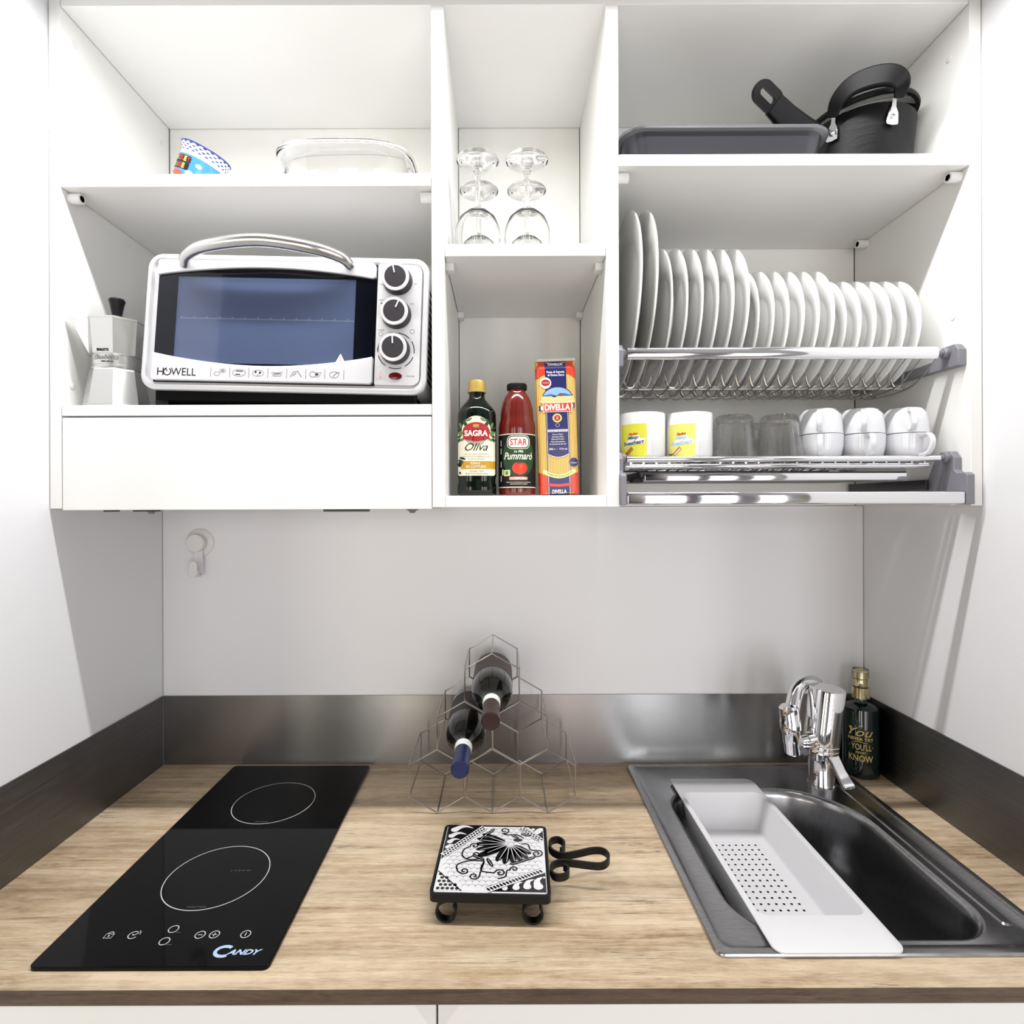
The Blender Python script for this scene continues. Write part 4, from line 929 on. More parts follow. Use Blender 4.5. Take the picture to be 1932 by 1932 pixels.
# ------------------------------------------------------------------ groceries in the middle bay
GS = 1.4745
oil = thing('olive_oil_bottle', 'dark green bottle of olive oil with yellow cap and cream label', 'oil bottle', (-0.0449, -0.217, GS + 0.0003))
def sq_lathe(bb, prof, k=0.34, n=48, m=0):
    """squarish bottle: superellipse sections, k blends from circle (0)"""
    loops = []
    for r, z, q in prof:
        e_ = 1 - k * q; loops.append([(r * math.copysign(abs(math.cos(2 * math.pi * i / n)) ** e_, math.cos(2 * math.pi * i / n)), r * math.copysign(abs(math.sin(2 * math.pi * i / n)) ** e_, math.sin(2 * math.pi * i / n)), z) for i in range(n)])
    bb.loft(loops, m); return bb
b = MB(); sq_lathe(b, [(0.0320, 0.0, 1), (0.0345, 0.004, 1), (0.0345, 0.018, 1), (0.0330, 0.024, 1), (0.0330, 0.030, 1), (0.0345, 0.036, 1), (0.0345, 0.1405, 1), (0.0335, 0.148, 1), (0.028, 0.157, 0.6), (0.0195, 0.167, 0.2), (0.0145, 0.173, 0), (0.0138, 0.178, 0), (0.0138, 0.188, 0), (0.010, 0.188, 0)])
b.build('bottle', M['oil_glass'], oil)
b = MB(); b.lathe([(0, 0.1835), (0.0165, 0.1835), (0.0165, 0.1875), (0.0157, 0.188), (0.0150, 0.2020), (0.0140, 0.2045), (0, 0.2048)], 36); b.build('cap', M['gold'], oil)
a = Art(); Lw = 0.0325; z0, z1 = 0.035, 0.120
CR, RD, MU, LF, BK, WH, GN, GD = range(8)
a.rect(-Lw, Lw, z0, 0.112, CR, 1, 0.004)
a.disc(0, 0.112, 0.0250, 0.026, CR, 1, 40)
for s_ in (-1, 1):
    for k, (u, v, r1) in enumerate(((0.029, 0.117, 40), (0.031, 0.110, 10), (0.030, 0.103, -20), (0.027, 0.122, 70), (0.020, 0.1285, 120), (0.012, 0.1315, 150), (0.031, 0.096, -50), (0.024, 0.0975, -30))):
        a.disc(s_ * u, v, 0.0055, 0.0022, LF if k % 2 else GN, 3, 12, rot=R(s_ * r1))
    a.disc(s_ * 0.027, 0.108, 0.0034, 0.0044, LF, 4, 14); a.disc(s_ * 0.018, 0.1235, 0.0030, 0.0036, GN, 4, 14)
a.disc(0, 0.1105, 0.0235, 0.0165, RD, 5, 40); a.rect(-0.0225, 0.0225, 0.0995, 0.1145, RD, 5); a.disc(0, 0.1000, 0.0220, 0.0050, RD, 5, 30)
a.rect(-0.005, 0.005, 0.1180, 0.1235, GD, 6); a.text('SAGRA', 0, 0.1080, 0.0105, WH, 7, w=0.0405, bold=0.035)
a.text('Oliva', 0.0005, 0.0845, 0.0130, BK, 4, w=0.0400, shear=0.45)
for j, w in enumerate((0.042, 0.048, 0.028)): a.text(('OLIO DI OLIVA COMPOSTO', 'DI OLI DI OLIVA RAFFINATI E OLI', 'DI OLIVA VERGINI')[j], 0, 0.0720 - j * 0.0042, 0.0022, 8, 4, w=w)
a.rect(-Lw + 0.006, Lw, 0.0465, 0.0600, MU, 3); a.text('IDEALE', -0.001, 0.0565, 0.0042, CR, 5, w=0.016, bold=0.02); a.text('IN COTTURA', 0, 0.0505, 0.0045, CR, 5, w=0.034, bold=0.02)
a.text('Bottiglia 100%', 0.001, 0.0425, 0.0030, BK, 4, w=0.024); a.text('PLASTICA RICICLATA', 0.001, 0.0385, 0.0030, GN, 4, w=0.038)
a.disc(-0.027, 0.0600, 0.0055, 0.0028, GN, 4, 14, rot=-0.5); a.disc(-0.024, 0.0650, 0.0060, 0.0018, BK, 4, 14, rot=-0.3); a.disc(-0.0290, 0.0545, 0.0038, 0.0042, BK, 5, 12); a.disc(-0.0285, 0.0400, 0.0020, 0.0020, BK, 5, 10)
def oil_map(u, v, h):
    n_ = 0.66; x = max(-0.0335, min(0.0335, u)); q = 1 - abs(x / 0.0346) ** (2 / n_); return Vector((x, -0.0346 * max(q, 0) ** (n_ / 2) - h - 0.0003, v))
a.build('label', [M['cream'], M['red'], M['mustard'], M['leaf'], M['black_print'], M['white_print'], M['green'], M['gold'], M['grey_print']], oil, oil_map, cut=0.0025)

tm = thing('passata_bottle', 'glass bottle of red tomato passata with black lid and dark green label', 'sauce bottle', (0.0263, -0.217, GS + 0.0003))
b = MB(); b.lathe([(0, 0), (0.029, 0), (0.0318, 0.003), (0.0325, 0.010), (0.0322, 0.115), (0.0325, 0.120), (0.0318, 0.128), (0.0296, 0.135), (0.0292, 0.142), (0.0286, 0.152), (0.0262, 0.164), (0.0225, 0.174), (0.0180, 0.181), (0.0152, 0.185), (0.0152, 0.190), (0, 0.190)], 56)
btl = b.build('bottle', M['passata'], tm)
b = MB(); b.lathe([(0, 0.1885), (0.0176, 0.1885), (0.0180, 0.190), (0.0180, 0.1965), (0.0170, 0.1985), (0, 0.1988)], 40); b.build('lid', M['black'], tm)
b = MB(); b.lathe([(0.0324, 0.013), (0.0328, 0.013), (0.0328, 0.1075), (0.0324, 0.1075)], 64); lab = b.build('label', M['black_print'], tm)
a = Art(0.0001)
a.line([(-0.060, 0.1068), (0.060, 0.1068)], 0.0016, 0); a.line([(-0.060, 0.0150), (0.060, 0.0150)], 0.0016, 0)
a.disc(0.002, 0.068, 0.030, 0.036, 1, 1, 40)
a.rect(-0.0200, 0.0235, 0.0800, 0.1060, 1, 2, 0.010); a.rect(-0.0190, 0.0225, 0.0810, 0.1045, 0, 3, 0.009); a.rect(-0.0178, 0.0213, 0.0822, 0.1035, 1, 4, 0.008); a.rect(-0.0160, 0.0195, 0.0838, 0.1020, 2, 5, 0.007)
a.text('STAR', 0.0018, 0.0929, 0.0115, 3, 6, w=0.0300, bold=0.02)
a.text('La Mia', 0.0018, 0.0770, 0.0042, 0, 6, w=0.016, shear=0.3, bold=0.02); a.text('Pummarò', 0.0015, 0.0690, 0.0125, 0, 6, w=0.0530, shear=0.35, bold=0.02)
a.disc(0.0040, 0.0480, 0.0135, 0.0110, 4, 4, 30); a.disc(0.0040, 0.0480, 0.0125, 0.0100, 3, 5, 30); a.disc(0.0075, 0.0515, 0.0035, 0.0028, 4, 6, 14)
for r1 in (0, 50, 100, 150, 200): a.disc(0.004 + 0.003 * math.cos(R(r1)), 0.0575 + 0.0015 * math.sin(R(r1)), 0.0035, 0.0008, 1, 7, 8, rot=R(r1))
a.rect(-0.0255, -0.0130, 0.0345, 0.0450, 5, 4); a.rect(-0.0225, -0.0165, 0.0365, 0.0430, 6, 5); a.rect(-0.0300, -0.0270, 0.0360, 0.0460, 5, 4)
a.rect(-0.0150, 0.0180, 0.0275, 0.0330, 7, 4, 0.002); a.text('CORPOSA', 0.0015, 0.03025, 0.0040, 2, 6, w=0.028, bold=0.02)
a.text('PASSATA DI POMODORO DATTERINO', 0.002, 0.0235, 0.0018, 0, 4, w=0.044); a.text('100% POMODORO ITALIANO', 0.002, 0.0205, 0.0018, 0, 4, w=0.030)
for v in (0.092, 0.078, 0.055, 0.030): a.rect(-0.0345, -0.0325, v - 0.005, v + 0.005, 0, 3)
a.build('label_print', [M['cream'], M['green'], M['white_print'], pm('tomato_print', (0.62, 0.035, 0.012), 0.4), M['orange_red'], pm('pale_green_print', (0.62, 0.72, 0.42), 0.5), M['leaf'], pm('pink_print', (0.72, 0.22, 0.17), 0.5)], lab, on_cyl(0.0328), cut=0.003)
a = Art(); a.rect(-0.0075, 0.0075, 0.118, 0.133, 0, 1, 0.004); a.rect(-0.0055, 0.0055, 0.119, 0.131, 1, 2, 0.003)

sp_ = thing('spaghetti_pack', 'red and blue transparent pack of spaghetti leaning upright in the middle bay', 'pasta pack', (0.1000, -0.219, GS + 0.0020), (0, R(-1.6), 0))
HWp = 0.0355
b = MB()
def pl(hx_, hy_, z): return [(x, y, z) for x, y in rrect(-hx_, hx_, -hy_, hy_, min(0.011, hy_ * 0.95), 5)]
b.loft([pl(HWp - 0.001, 0.010, 0.0), pl(HWp, 0.0148, 0.004), pl(HWp, 0.0155, 0.02), pl(HWp, 0.0155, 0.205), pl(HWp, 0.013, 0.222), pl(HWp + 0.0005, 0.006, 0.2325), pl(HWp + 0.0005, 0.0015, 0.2375)])
b.build('pasta', M['spaghetti'], sp_)
b = MB(); b.box(-HWp + 0.004, HWp + 0.001, -0.0008, 0.0008, 0.2375, 0.2425); b.build('seal', M['film'], sp_)
a = Art()
RD, NV, WH, SK, HL, WT, YL, OR, KB = range(9)
a.poly([(-HWp, 0.237), (-HWp, 0.204), (-0.018, 0.2115), (-0.018, 0.237)], RD, 1); a.poly([(HWp, 0.237), (0.0175, 0.237), (0.0175, 0.2125), (HWp, 0.204)], RD, 1)
a.poly([(-HWp, 0.0), (0.0, 0.0), (HWp, 0.0), (HWp, 0.040), (0.018, 0.0315), (-0.018, 0.0315), (-HWp, 0.040)], RD, 1)
a.rect(-0.0190, 0.0180, 0.160, 0.237, NV, 2); a.rect(-0.0180, 0.0185, 0.095, 0.150, NV, 2)
a.poly([(-0.0180, 0.0955), (-0.0180, 0.072)] + [(-0.018 + 0.0365 * i / 12, 0.072 - 0.0055 * math.sin(math.pi * i / 12)) for i in range(13)] + [(0.0185, 0.0955)], NV, 2)
a.line([(-0.018 + 0.0365 * i / 12, 0.0715 - 0.0055 * math.sin(math.pi * i / 12)) for i in range(13)], 0.0009, WH, 3)
for x in (-0.0185, 0.0190): a.line([(x, 0.0), (x, 0.150)], 0.0010, WH, 3); a.line([(x + (-0.0008 if x < 0 else 0.0008), 0.0), (x + (-0.0008 if x < 0 else 0.0008), 0.150)], 0.0012, NV, 3)
a.rect(-0.0175, 0.0180, 0.0, 0.034, NV, 3)
a.text('DIVELLA', 0, 0.2300, 0.0050, WH, 4, w=0.026, bold=0.03); a.line([(-0.0170, 0.2345), (0.0, 0.2300), (0.0165, 0.2340)], 0.0012, WT, 3)
a.text('Pasta di Semola', -0.0005, 0.2155, 0.0040, WH, 4, w=0.0310, bold=0.01); a.text('di Grano Duro', 0, 0.2100, 0.0040, WH, 4, w=0.0290, bold=0.01)
a.disc(-0.0185, 0.1960, 0.0098, 0.0098, WH, 4, 30); a.disc(-0.0185, 0.1965, 0.0078, 0.0058, OR, 5, 26); a.text('LA QUALITA', -0.0185, 0.1962, 0.0026, WH, 7, w=0.011); 
a.disc(0.0015, 0.1690, 0.0270, 0.0205, NV, 5, 40); a.poly([(0.0015 + 0.0255 * math.cos(R(q)), 0.1690 + 0.0190 * math.sin(R(q))) for q in range(-2, 183, 8)], SK, 6)
a.poly([(-0.0240, 0.1690), (-0.0215, 0.1745), (-0.0100, 0.1765), (0.0, 0.1735), (0.0060, 0.1780), (0.0150, 0.1770), (0.0270, 0.1735), (0.0270, 0.1690)], HL, 7)
a.rect(-0.0270, 0.0300, 0.1625, 0.1725, WT, 8); a.disc(0.0015, 0.1640, 0.0310, 0.0065, WT, 8.5); a.disc(0.007, 0.1745, 0.0025, 0.0018, OR, 9); a.disc(-0.004, 0.172, 0.004, 0.001, KB, 9)
a.poly([(-0.0330, 0.1520), (-0.0240, 0.1560), (-0.0240, 0.1480)], WH, 8); a.poly([(0.0330, 0.1560), (0.0240, 0.1590), (0.0240, 0.1510)], WH, 8)
a.disc(-0.0300, 0.1520, 0.0015, 0.0050, NV, 9); a.disc(0.0300, 0.1560, 0.0015, 0.0045, NV, 9)
a.rect(-0.0245, 0.0260, 0.1450, 0.1615, WH, 9); a.rect(-0.0235, 0.0250, 0.1460, 0.1605, RD, 10); a.text('DIVELLA', 0.0008, 0.1532, 0.0110, WH, 11, w=0.0445, bold=0.04)
a.disc(0.0, 0.1345, 0.0082, 0.0078, WT, 3, 26); a.disc(0.0, 0.1345, 0.0055, 0.0052, OR, 4, 20); a.text('8', 0, 0.1345, 0.006, WT, 5); a.ring(0, 0.1220, 0.0035, 0.0004, WH, 3, 20, ry=0.0028)
a.rect(-0.0170, 0.0175, 0.1105, 0.1145, WH, 3); a.text('SPAGHETTI RISTORANTE', 0, 0.1125, 0.0026, NV, 5, w=0.031)
for j, (tx, w) in enumerate((('Durum Wheat', 0.018), ('Semolina Pasta', 0.020), ('Macaroni Product', 0.022), ('Pates alimentaires', 0.024), ('de semoule de ble dur', 0.029))): a.text(tx, 0, 0.1060 - j * 0.0042, 0.0026, WH, 3, w=w)
a.text('500 g  -  17.6 oz', 0, 0.0800, 0.0042, WH, 3, w=0.032, bold=0.02)
a.disc(0.0265, 0.0565, 0.0080, 0.0078, NV, 4, 24); a.text('ITALIA', 0.0265, 0.0555, 0.0022, WH, 6, w=0.0120)
a.line([(-0.0270 + 0.056 * i / 14, 0.0420 - 0.0100 * math.sin(math.pi * i / 14) + 0.00006 * i) for i in range(15)], 0.0068, YL, 5); a.text('Spaghetti Ristorante 8', 0.0010, 0.0325, 0.0033, KB, 7, w=0.0430, arc=15.0)
a.line([(-0.0290, 0.0190), (0.0, 0.0165), (0.0290, 0.0190)], 0.0048, RD, 5); a.text('DIVELLA', 0.0, 0.0060, 0.0070, WH, 6, w=0.025, bold=0.03)
hy_f = lambda v: 0.0155 if v < 0.205 else (0.0155 - (v - 0.205) * 0.147 if v < 0.222 else (0.013 - (v - 0.222) * 0.64 if v < 0.2325 else max(0.0016, 0.0062 - (v - 0.2325) * 0.86)))
def pk(u, v, h):
    e_ = max(0.0, abs(u) - (HWp - 0.009)) / 0.009; rb = min(0.009, hy_f(v) * 0.9); yy = hy_f(v) - rb + rb * math.sqrt(max(0.0, 1 - min(1, e_) ** 2)) if e_ > 0 else hy_f(v)
    lo = 1 if v > 0.02 else (0.70 + 0.30 * min(1, v / 0.006)); return Vector((u, -yy * lo - h - 0.0003, v))
# extra horizontal cuts so the print follows the pillow
for zc in (0.003, 0.006, 0.020, 0.205, 0.2135, 0.222, 0.2275, 0.2325):
    bmesh.ops.bisect_plane(a.bm, geom=a.bm.verts[:] + a.bm.edges[:] + a.bm.faces[:], plane_co=(0, zc, 0), plane_no=(0, 1, 0), dist=1e-7)
a.build('pack_print', [M['orange_red'], M['navy'], M['white_print'], M['sky'], pm('hill_print', (0.04, 0.12, 0.35), 0.4), M['wheat'], pm('lemon_print', (0.78, 0.72, 0.30), 0.4), M['red'], M['black_print']], sp_, pk, cut=0.003)

# ------------------------------------------------------------------ dish drainer: upper plate rack
XI0, XI1 = 0.1905, 0.7620
ur = thing('plate_rack', 'chrome plate rack with grey end brackets hanging under the right upper shelf', 'dish rack', (0.476, -0.16, 1.67))
def yz(pts, x0, x1, bb=None, m=0):
    bb = bb or MB(); T = Matrix(((0, 0, 1, 0), (1, 0, 0, 0), (0, 1, 0, 0), (0, 0, 0, 1))); return bb.prism(pts, x0, x1, m, T)
def d2y(D): return D - 1.217
brk = [(d2y(0.921), 1.686), (d2y(0.921), 1.713), (d2y(0.930), 1.7235), (d2y(0.957), 1.7235), (d2y(0.972), 1.712), (d2y(0.978), 1.7050), (d2y(1.010), 1.7040), (d2y(1.195), 1.706), (d2y(1.2), 1.700), (d2y(1.2), 1.690), (d2y(1.05), 1.688)]
for x0, x1 in ((XI1 - 0.0135, XI1 - 0.0004), (XI0 + 0.0004, XI0 + 0.009)):
    b = yz(brk, x0, x1); br_ = b.build('end_bracket', M['grey_plastic'], ur, world=True, bevel=0.0015)
for x, s in ((XI1 - 0.0137, -1), (XI0 + 0.0092, 1)):
    b = MB(); b.lathe([(0, 0), (0.0090, 0), (0.0090, 0.006), (0.0065, 0.008), (0.0050, 0.008), (0.0048, 0.019), (0, 0.019)], 24, c=(x, d2y(0.945), 1.7120), mat=Matrix.Rotation(R(90) * s, 4, 'Y'))
    b.build('pivot', M['grey_plastic'], ur, world=True)
b = MB(); loops = []
for x in (0.2095, 0.7270):
    loops.append([(x, d2y(0.940) + 0.0060 * math.cos(R(q)), 1.7115 + 0.0105 * math.sin(R(q))) for q in range(0, 360, 18)])
b.loft(loops); b.build('front_rail', M['chrome'], ur, world=True)
b = MB(); b.tube([(0.2035, d2y(1.19), 1.712), (0.7470, d2y(1.19), 1.712)], 0.005, 10); b.build('rear_rail', M['chrome'], ur, world=True)
PX0, PP = 0.2325, 0.02555
def comb(D, z0, z1):
    pts = []
    for k in range(20):
        c = PX0 + k * PP
        for i in range(13):
            t_ = i / 12; x = c + PP * (t_ - 0.5); s_ = abs(2 * t_ - 1); pts.append((x, d2y(D), z0 + (z1 - z0) * s_ ** 3.2))
    return pts
for D in (1.022, 1.10):
    b = MB(); b.tube(comb(D, 1.6715, 1.6960), 0.0021, 7); b.build('wave_wire', M['wire'], ur, world=True)
    b = MB(); b.tube([(0.2150, d2y(D), 1.6680), (0.7310, d2y(D), 1.6680)], 0.0022, 8); b.build('cross_rod', M['wire'], ur, world=True)
for k in range(21):
    x = PX0 + (k - 0.5) * PP
    b = MB(); b.tube(smoothpath([(x, d2y(0.944), 1.704), (x, d2y(0.965), 1.690), (x, d2y(1.00), 1.6690), (x, d2y(1.06), 1.6640), (x, d2y(1.13), 1.6690), (x, d2y(1.170), 1.688), (x, d2y(1.188), 1.708)], 4), 0.0011, 6)
    b.build('slot_wire', M['wire'], ur, world=True)

# plates standing in the rack: lathe about the x axis, hollow side to the left
def plate(name, rr, depth, well, mat, edge=0.0020):
    t = thing(name, 'x', 'plate')
    T = Matrix.Rotation(R(90), 4, 'Y')
    b = MB(); e_ = edge
    b.lathe([(0, depth), (well * 0.92, depth), (well, depth - 0.002), (well + 0.008, depth * 0.45), (rr * 0.97, 0.0015), (rr, 0.0), (rr + 0.0012, -e_ * 0.6), (rr, -e_), (rr * 0.97, -e_ + 0.0002),
             (well + 0.007, depth * 0.45 - e_ * 1.6), (well - 0.003, depth - e_ * 2.1), (well * 0.90, depth - e_ * 2.2), (0, depth - e_ * 2.2)], 72, mat=T)
    b.build('plate', mat, t, angle=50); return t
kinds = {'platter': (0.1580, 0.012, 0.108, M['porcelain_grey'], 0.0025), 'dinner_plate': (0.1255, 0.017, 0.080, M['porcelain'], 0.0022), 'dessert_plate': (0.1055, 0.017, 0.066, M['porcelain'], 0.0022), 'side_plate': (0.0965, 0.016, 0.058, M['porcelain'], 0.0022)}
proto = {}
ordl = ['first', 'second', 'third', 'fourth', 'fifth', 'sixth']
def words(kind, i, n):
    if kind == 'platter': return ('greyish serving platter at the left end of the plate rack, nearest the divider', 'greyish serving platter standing between the other platter and the white plates')[i]
    what = {'dinner_plate': 'tall white dinner plate in the plate rack', 'dessert_plate': 'mid-sized white plate in the plate rack', 'side_plate': 'small white plate in the plate rack'}[kind]
    if i == 0: return what + ', leftmost of its size'
    if i == n - 1: return what + ', rightmost of its size'
    return what + ', ' + ordl[i] + ' of its size from the left'
slots = [('platter', [0, 1]), ('dinner_plate', [2, 3, 4, 5, 6, 7]), ('dessert_plate', [8, 9, 10, 11, 12, 13]), ('side_plate', [14, 15, 16, 17, 18, 19])]
for kind, ks in slots:
    for i, k in enumerate(ks):
        rr = kinds[kind][0]
        if kind not in proto: proto[kind] = plate(kind, *kinds[kind]); o = proto[kind]
        else: o = copy_tree(proto[kind])
        lean = R(1.8)
        x = PX0 + k * PP - (0.012 if kind == 'platter' else 0.004) + (0.004 + rr * math.sin(lean))
        o.location = (x - 0.0045, d2y(1.055), 1.6745 + rr * math.cos(lean) + 0.0004); o.rotation_euler = (0, lean, 0)
        tag(o, words(kind, i, len(ks)), 'plate', {'platter': 'serving platters in the plate rack', 'dinner_plate': 'white dinner plates in the plate rack', 'dessert_plate': 'mid-sized white plates in the plate rack', 'side_plate': 'small white plates in the plate rack'}[kind])

# ------------------------------------------------------------------ lower cup rack with drip tray
TS = 1.5345
lr = thing('cup_rack', 'chrome cup rack with grey brackets and bottom rail in the right bay', 'dish rack', (0.476, -0.16, 1.47))
brl = [(d2y(0.905), 1.4580), (d2y(0.905), 1.5060), (d2y(0.911), 1.5100), (d2y(0.925), 1.5095), (d2y(0.931), 1.5150), (d2y(0.931), 1.5350), (d2y(0.940), 1.5465), (d2y(0.960), 1.5465), (d2y(0.975), 1.530), (d2y(0.990), 1.5000), (d2y(1.010), 1.4970), (d2y(1.205), 1.4985), (d2y(1.205), 1.4790), (d2y(0.95), 1.478), (d2y(0.940), 1.460)]
b = yz(brl, XI1 - 0.0135, XI1 - 0.0004); b.build('end_bracket', M['grey_plastic'], lr, world=True, bevel=0.0012)
b = yz(brl, XI0 + 0.0004, XI0 + 0.010); b.build('end_bracket', M['grey_plastic'], lr, world=True, bevel=0.0012)
for x0, x1 in ((XI1 - 0.020, XI1 - 0.0138), (XI0 + 0.0103, XI0 + 0.0165)):
    b = MB(); b.box(x0, x1, d2y(0.985), d2y(1.205), 1.4830, 1.5010, bev=0.001); b.build('slide_rail', M['dark_plastic'], lr, world=True)
b = MB(); b.box(XI0 + 0.0105, XI1 - 0.0140, d2y(0.9065), d2y(0.918), 1.4590, 1.4790, bev=0.0025, seg=3); b.build('bottom_rail', M['chrome'], lr, world=True)
for x, s in ((XI1 - 0.0137, -1), (XI0 + 0.0102, 1)):
    b = MB(); b.lathe([(0, 0), (0.0085, 0), (0.0085, 0.005), (0.0060, 0.007), (0.0045, 0.007), (0.0045, 0.016), (0, 0.016)], 24, c=(x, d2y(0.945), 1.5370), mat=Matrix.Rotation(R(90) * s, 4, 'Y'))
    b.build('pivot', M['grey_plastic'], lr, world=True)
b = MB()
for cz, ry_, rz_, D, x1 in ((1.5345, 0.0050, 0.0052, 0.938, 0.7290), (1.5225, 0.0045, 0.0045, 0.950, 0.7210)):
    b.loft([[(x, d2y(D) + ry_ * math.cos(R(q)), cz + rz_ * math.sin(R(q))) for q in range(0, 360, 20)] for x in (0.2075, x1)])
    break
b.build('front_rail', M['chrome'], lr, world=True)
b = MB(); b.loft([[(x, d2y(0.952) + 0.0045 * math.cos(R(q)), 1.5240 + 0.0045 * math.sin(R(q))) for q in range(0, 360, 20)] for x in (0.2075, 0.7200)]); b.build('lower_rail', M['chrome'], lr, world=True)
b = MB(); b.tube([(0.2075, d2y(1.185), 1.5300), (0.7450, d2y(1.185), 1.5300)], 0.0045, 10); b.build('rear_rail', M['chrome'], lr, world=True)
for k in range(24):
    x = 0.2175 + k * 0.0216
    b = MB(); b.tube([(x, d2y(0.950), 1.5295), (x, d2y(0.960), 1.5318), (x, d2y(1.178), 1.5318), (x, d2y(1.185), 1.530)], 0.0017, 6); b.build('base_wire', M['chrome'], lr, world=True)
dt = thing('drip_tray', 'dark drip tray with a chrome front strip below the cups', 'drip tray', (0.462, -0.15, 1.500))
b = MB(); tb = [lv(rrect(0.2350, 0.6950, d2y(0.967), d2y(1.185), 0.006, 4), 1.5030), lv(rrect(0.2330, 0.6970, d2y(0.965), d2y(1.187), 0.006, 4), 1.5145), lv(rrect(0.2340, 0.6960, d2y(0.966), d2y(1.186), 0.005, 4), 1.5150), lv(rrect(0.2360, 0.6940, d2y(0.968), d2y(1.184), 0.005, 4), 1.5050)]
b.loft(tb, 0, True, True); b.build('tray', M['dark_plastic'], dt, world=True)
b = MB(); b.box(0.2430, 0.6900, d2y(0.958), d2y(0.9645), 1.4995, 1.5120, bev=0.001); b.build('front_strip', M['chrome'], dt, world=True)
b = MB(); b.box(0.2230, 0.2415, d2y(0.965), d2y(0.990), 1.4970, 1.5060, bev=0.001); b.build('end_clip', M['black'], dt, world=True)

# mugs
def handle_pts(w, h, z): return smoothpath([(0, 0, z + h), (0, -w * 0.75, z + h), (0, -w, z + h * 0.55), (0, -w * 0.8, z + h * 0.12), (0, 0, z)], 6)
def mug(label, x, cols, off, rot):
    t = thing('mug', label, 'mug', (x, d2y(0.9855), TS + 0.0005), (0, 0, rot), 'white mugs in the cup rack')
    b = MB(); b.lathe([(0, 0), (0.0375, 0), (0.0395, 0.003), (0.0400, 0.0800), (0.0392, 0.0812), (0.0380, 0.0800), (0.0375, 0.005), (0, 0.004)], 56); body = b.build('body', M['mug'], t)
    b = MB(); b.strip([Vector((0, 0.0395, 0)) + Vector((0, -p.y, p.z)) for p in handle_pts(0.030, 0.052, 0.015)], 0.011, 0.007, up=(1, 0, 0)); b.build('handle', M['mug'], t, bevel=0.0025)
    a = Art()
    a.rect(-0.024, 0.024, 0.0035, 0.0610, 0, 1)
    a.text('Findus', 0.001, 0.0440, 0.0045, 1, 3, w=0.016, shear=0.3, bold=0.05, rot=0.10)
    a.poly([(-0.011, 0.0300), (-0.008, 0.0400), (0.012, 0.0415), (0.0125, 0.0355), (0.022, 0.0365), (0.020, 0.0270), (0.0, 0.0260), (-0.020, 0.0200), (-0.017, 0.0250)], 2, 2)
    a.text('Missy', 0.0010, 0.0370, 0.0070, 3, 4, w=0.0210, shear=0.45, bold=0.04, rot=0.08); a.text('Sweetheart', 0.0010, 0.0290, 0.0070, 3, 4, w=0.0380, shear=0.45, bold=0.03, rot=0.12)
    a.line([(-0.0130, 0.0080), (0.0000, 0.0200)], 0.0060, 4, 4); a.line([(-0.0115, 0.0085), (0.0000, 0.0190)], 0.0036, 5, 5)
    a.text('TOC', -0.0190, 0.0080, 0.0065, 6, 4, w=0.0085, bold=0.05)
    a.build('print', [cols[0], M['orange_red'], M['white_print'], cols[1], pm('finger_outline', (0.30, 0.10, 0.04), 0.5), pm('finger_print', cols[2], 0.5), M['black_print']], body, on_cyl(0.0400, (math.sin(off), -math.cos(off))), cut=0.003)
    return t
mug('white mug with strong yellow print and dark blue letters beside the divider', 0.2450, (M['yellow'], M['blue_dark'], (0.45, 0.16, 0.06)), R(-37), 0)
mug('white mug with pale yellow print and light blue letters next to the tumblers', 0.3268, (M['yellow_pale'], M['blue_light'], (0.80, 0.55, 0.38)), R(-37), 0)

# faceted tumblers upside down
def tumbler():
    t = thing('tumbler', 'x', 'glass')
    b = MB(); n = 60
    def fl(r, z, f):                                   # section fluted by f
        return [((r * (1 - f * (1 - abs(math.cos(5 * a_))))) * math.cos(a_), (r * (1 - f * (1 - abs(math.cos(5 * a_))))) * math.sin(a_), z) for a_ in (2 * math.pi * i / n for i in range(n))]
    b.loft([fl(0.0392, 0.0004, 0), fl(0.0400, 0.0015, 0), fl(0.0392, 0.014, 0.0), fl(0.0375, 0.019, 0.03), fl(0.0330, 0.068, 0.09), fl(0.0315, 0.076, 0.09), fl(0.0280, 0.0795, 0.03), fl(0.0240, 0.0800, 0), fl(0.020, 0.0785, 0),
            ], 0, False, True)
    b.loft([fl(0.0380, 0.0004, 0), fl(0.0372, 0.014, 0.0), fl(0.0352, 0.020, 0.0), fl(0.0308, 0.064, 0.0), fl(0.0270, 0.0685, 0.0), fl(0.018, 0.0695, 0)], 0, False, True)
    b.loft([fl(0.0392, 0.0004, 0), fl(0.0380, 0.0004, 0)], 0, False, False)
    bmesh.ops.remove_doubles(b.bm, verts=b.bm.verts, dist=1e-6)
    b.build('glass', M['thick_glass'], t, angle=25); return t
tb0 = tumbler()
for i, (x, y, rz, lb) in enumerate(((0.4050, 0.985, 8, 'faceted upturned tumbler next to the yellow printed mug, front row'), (0.4855, 0.985, 20, 'faceted upturned tumbler beside the stacked cups, front row'),
                                    (0.4120, 1.085, 30, 'faceted upturned tumbler behind the one next to the mugs'), (0.5000, 1.085, 12, 'faceted upturned tumbler behind the one beside the cups'))):
    o = tb0 if i == 0 else copy_tree(tb0)
    o.location = (x, d2y(y), TS - 0.0004); o.rotation_euler = (0, 0, R(rz)); tag(o, lb, 'glass', 'faceted tumblers in the cup rack')

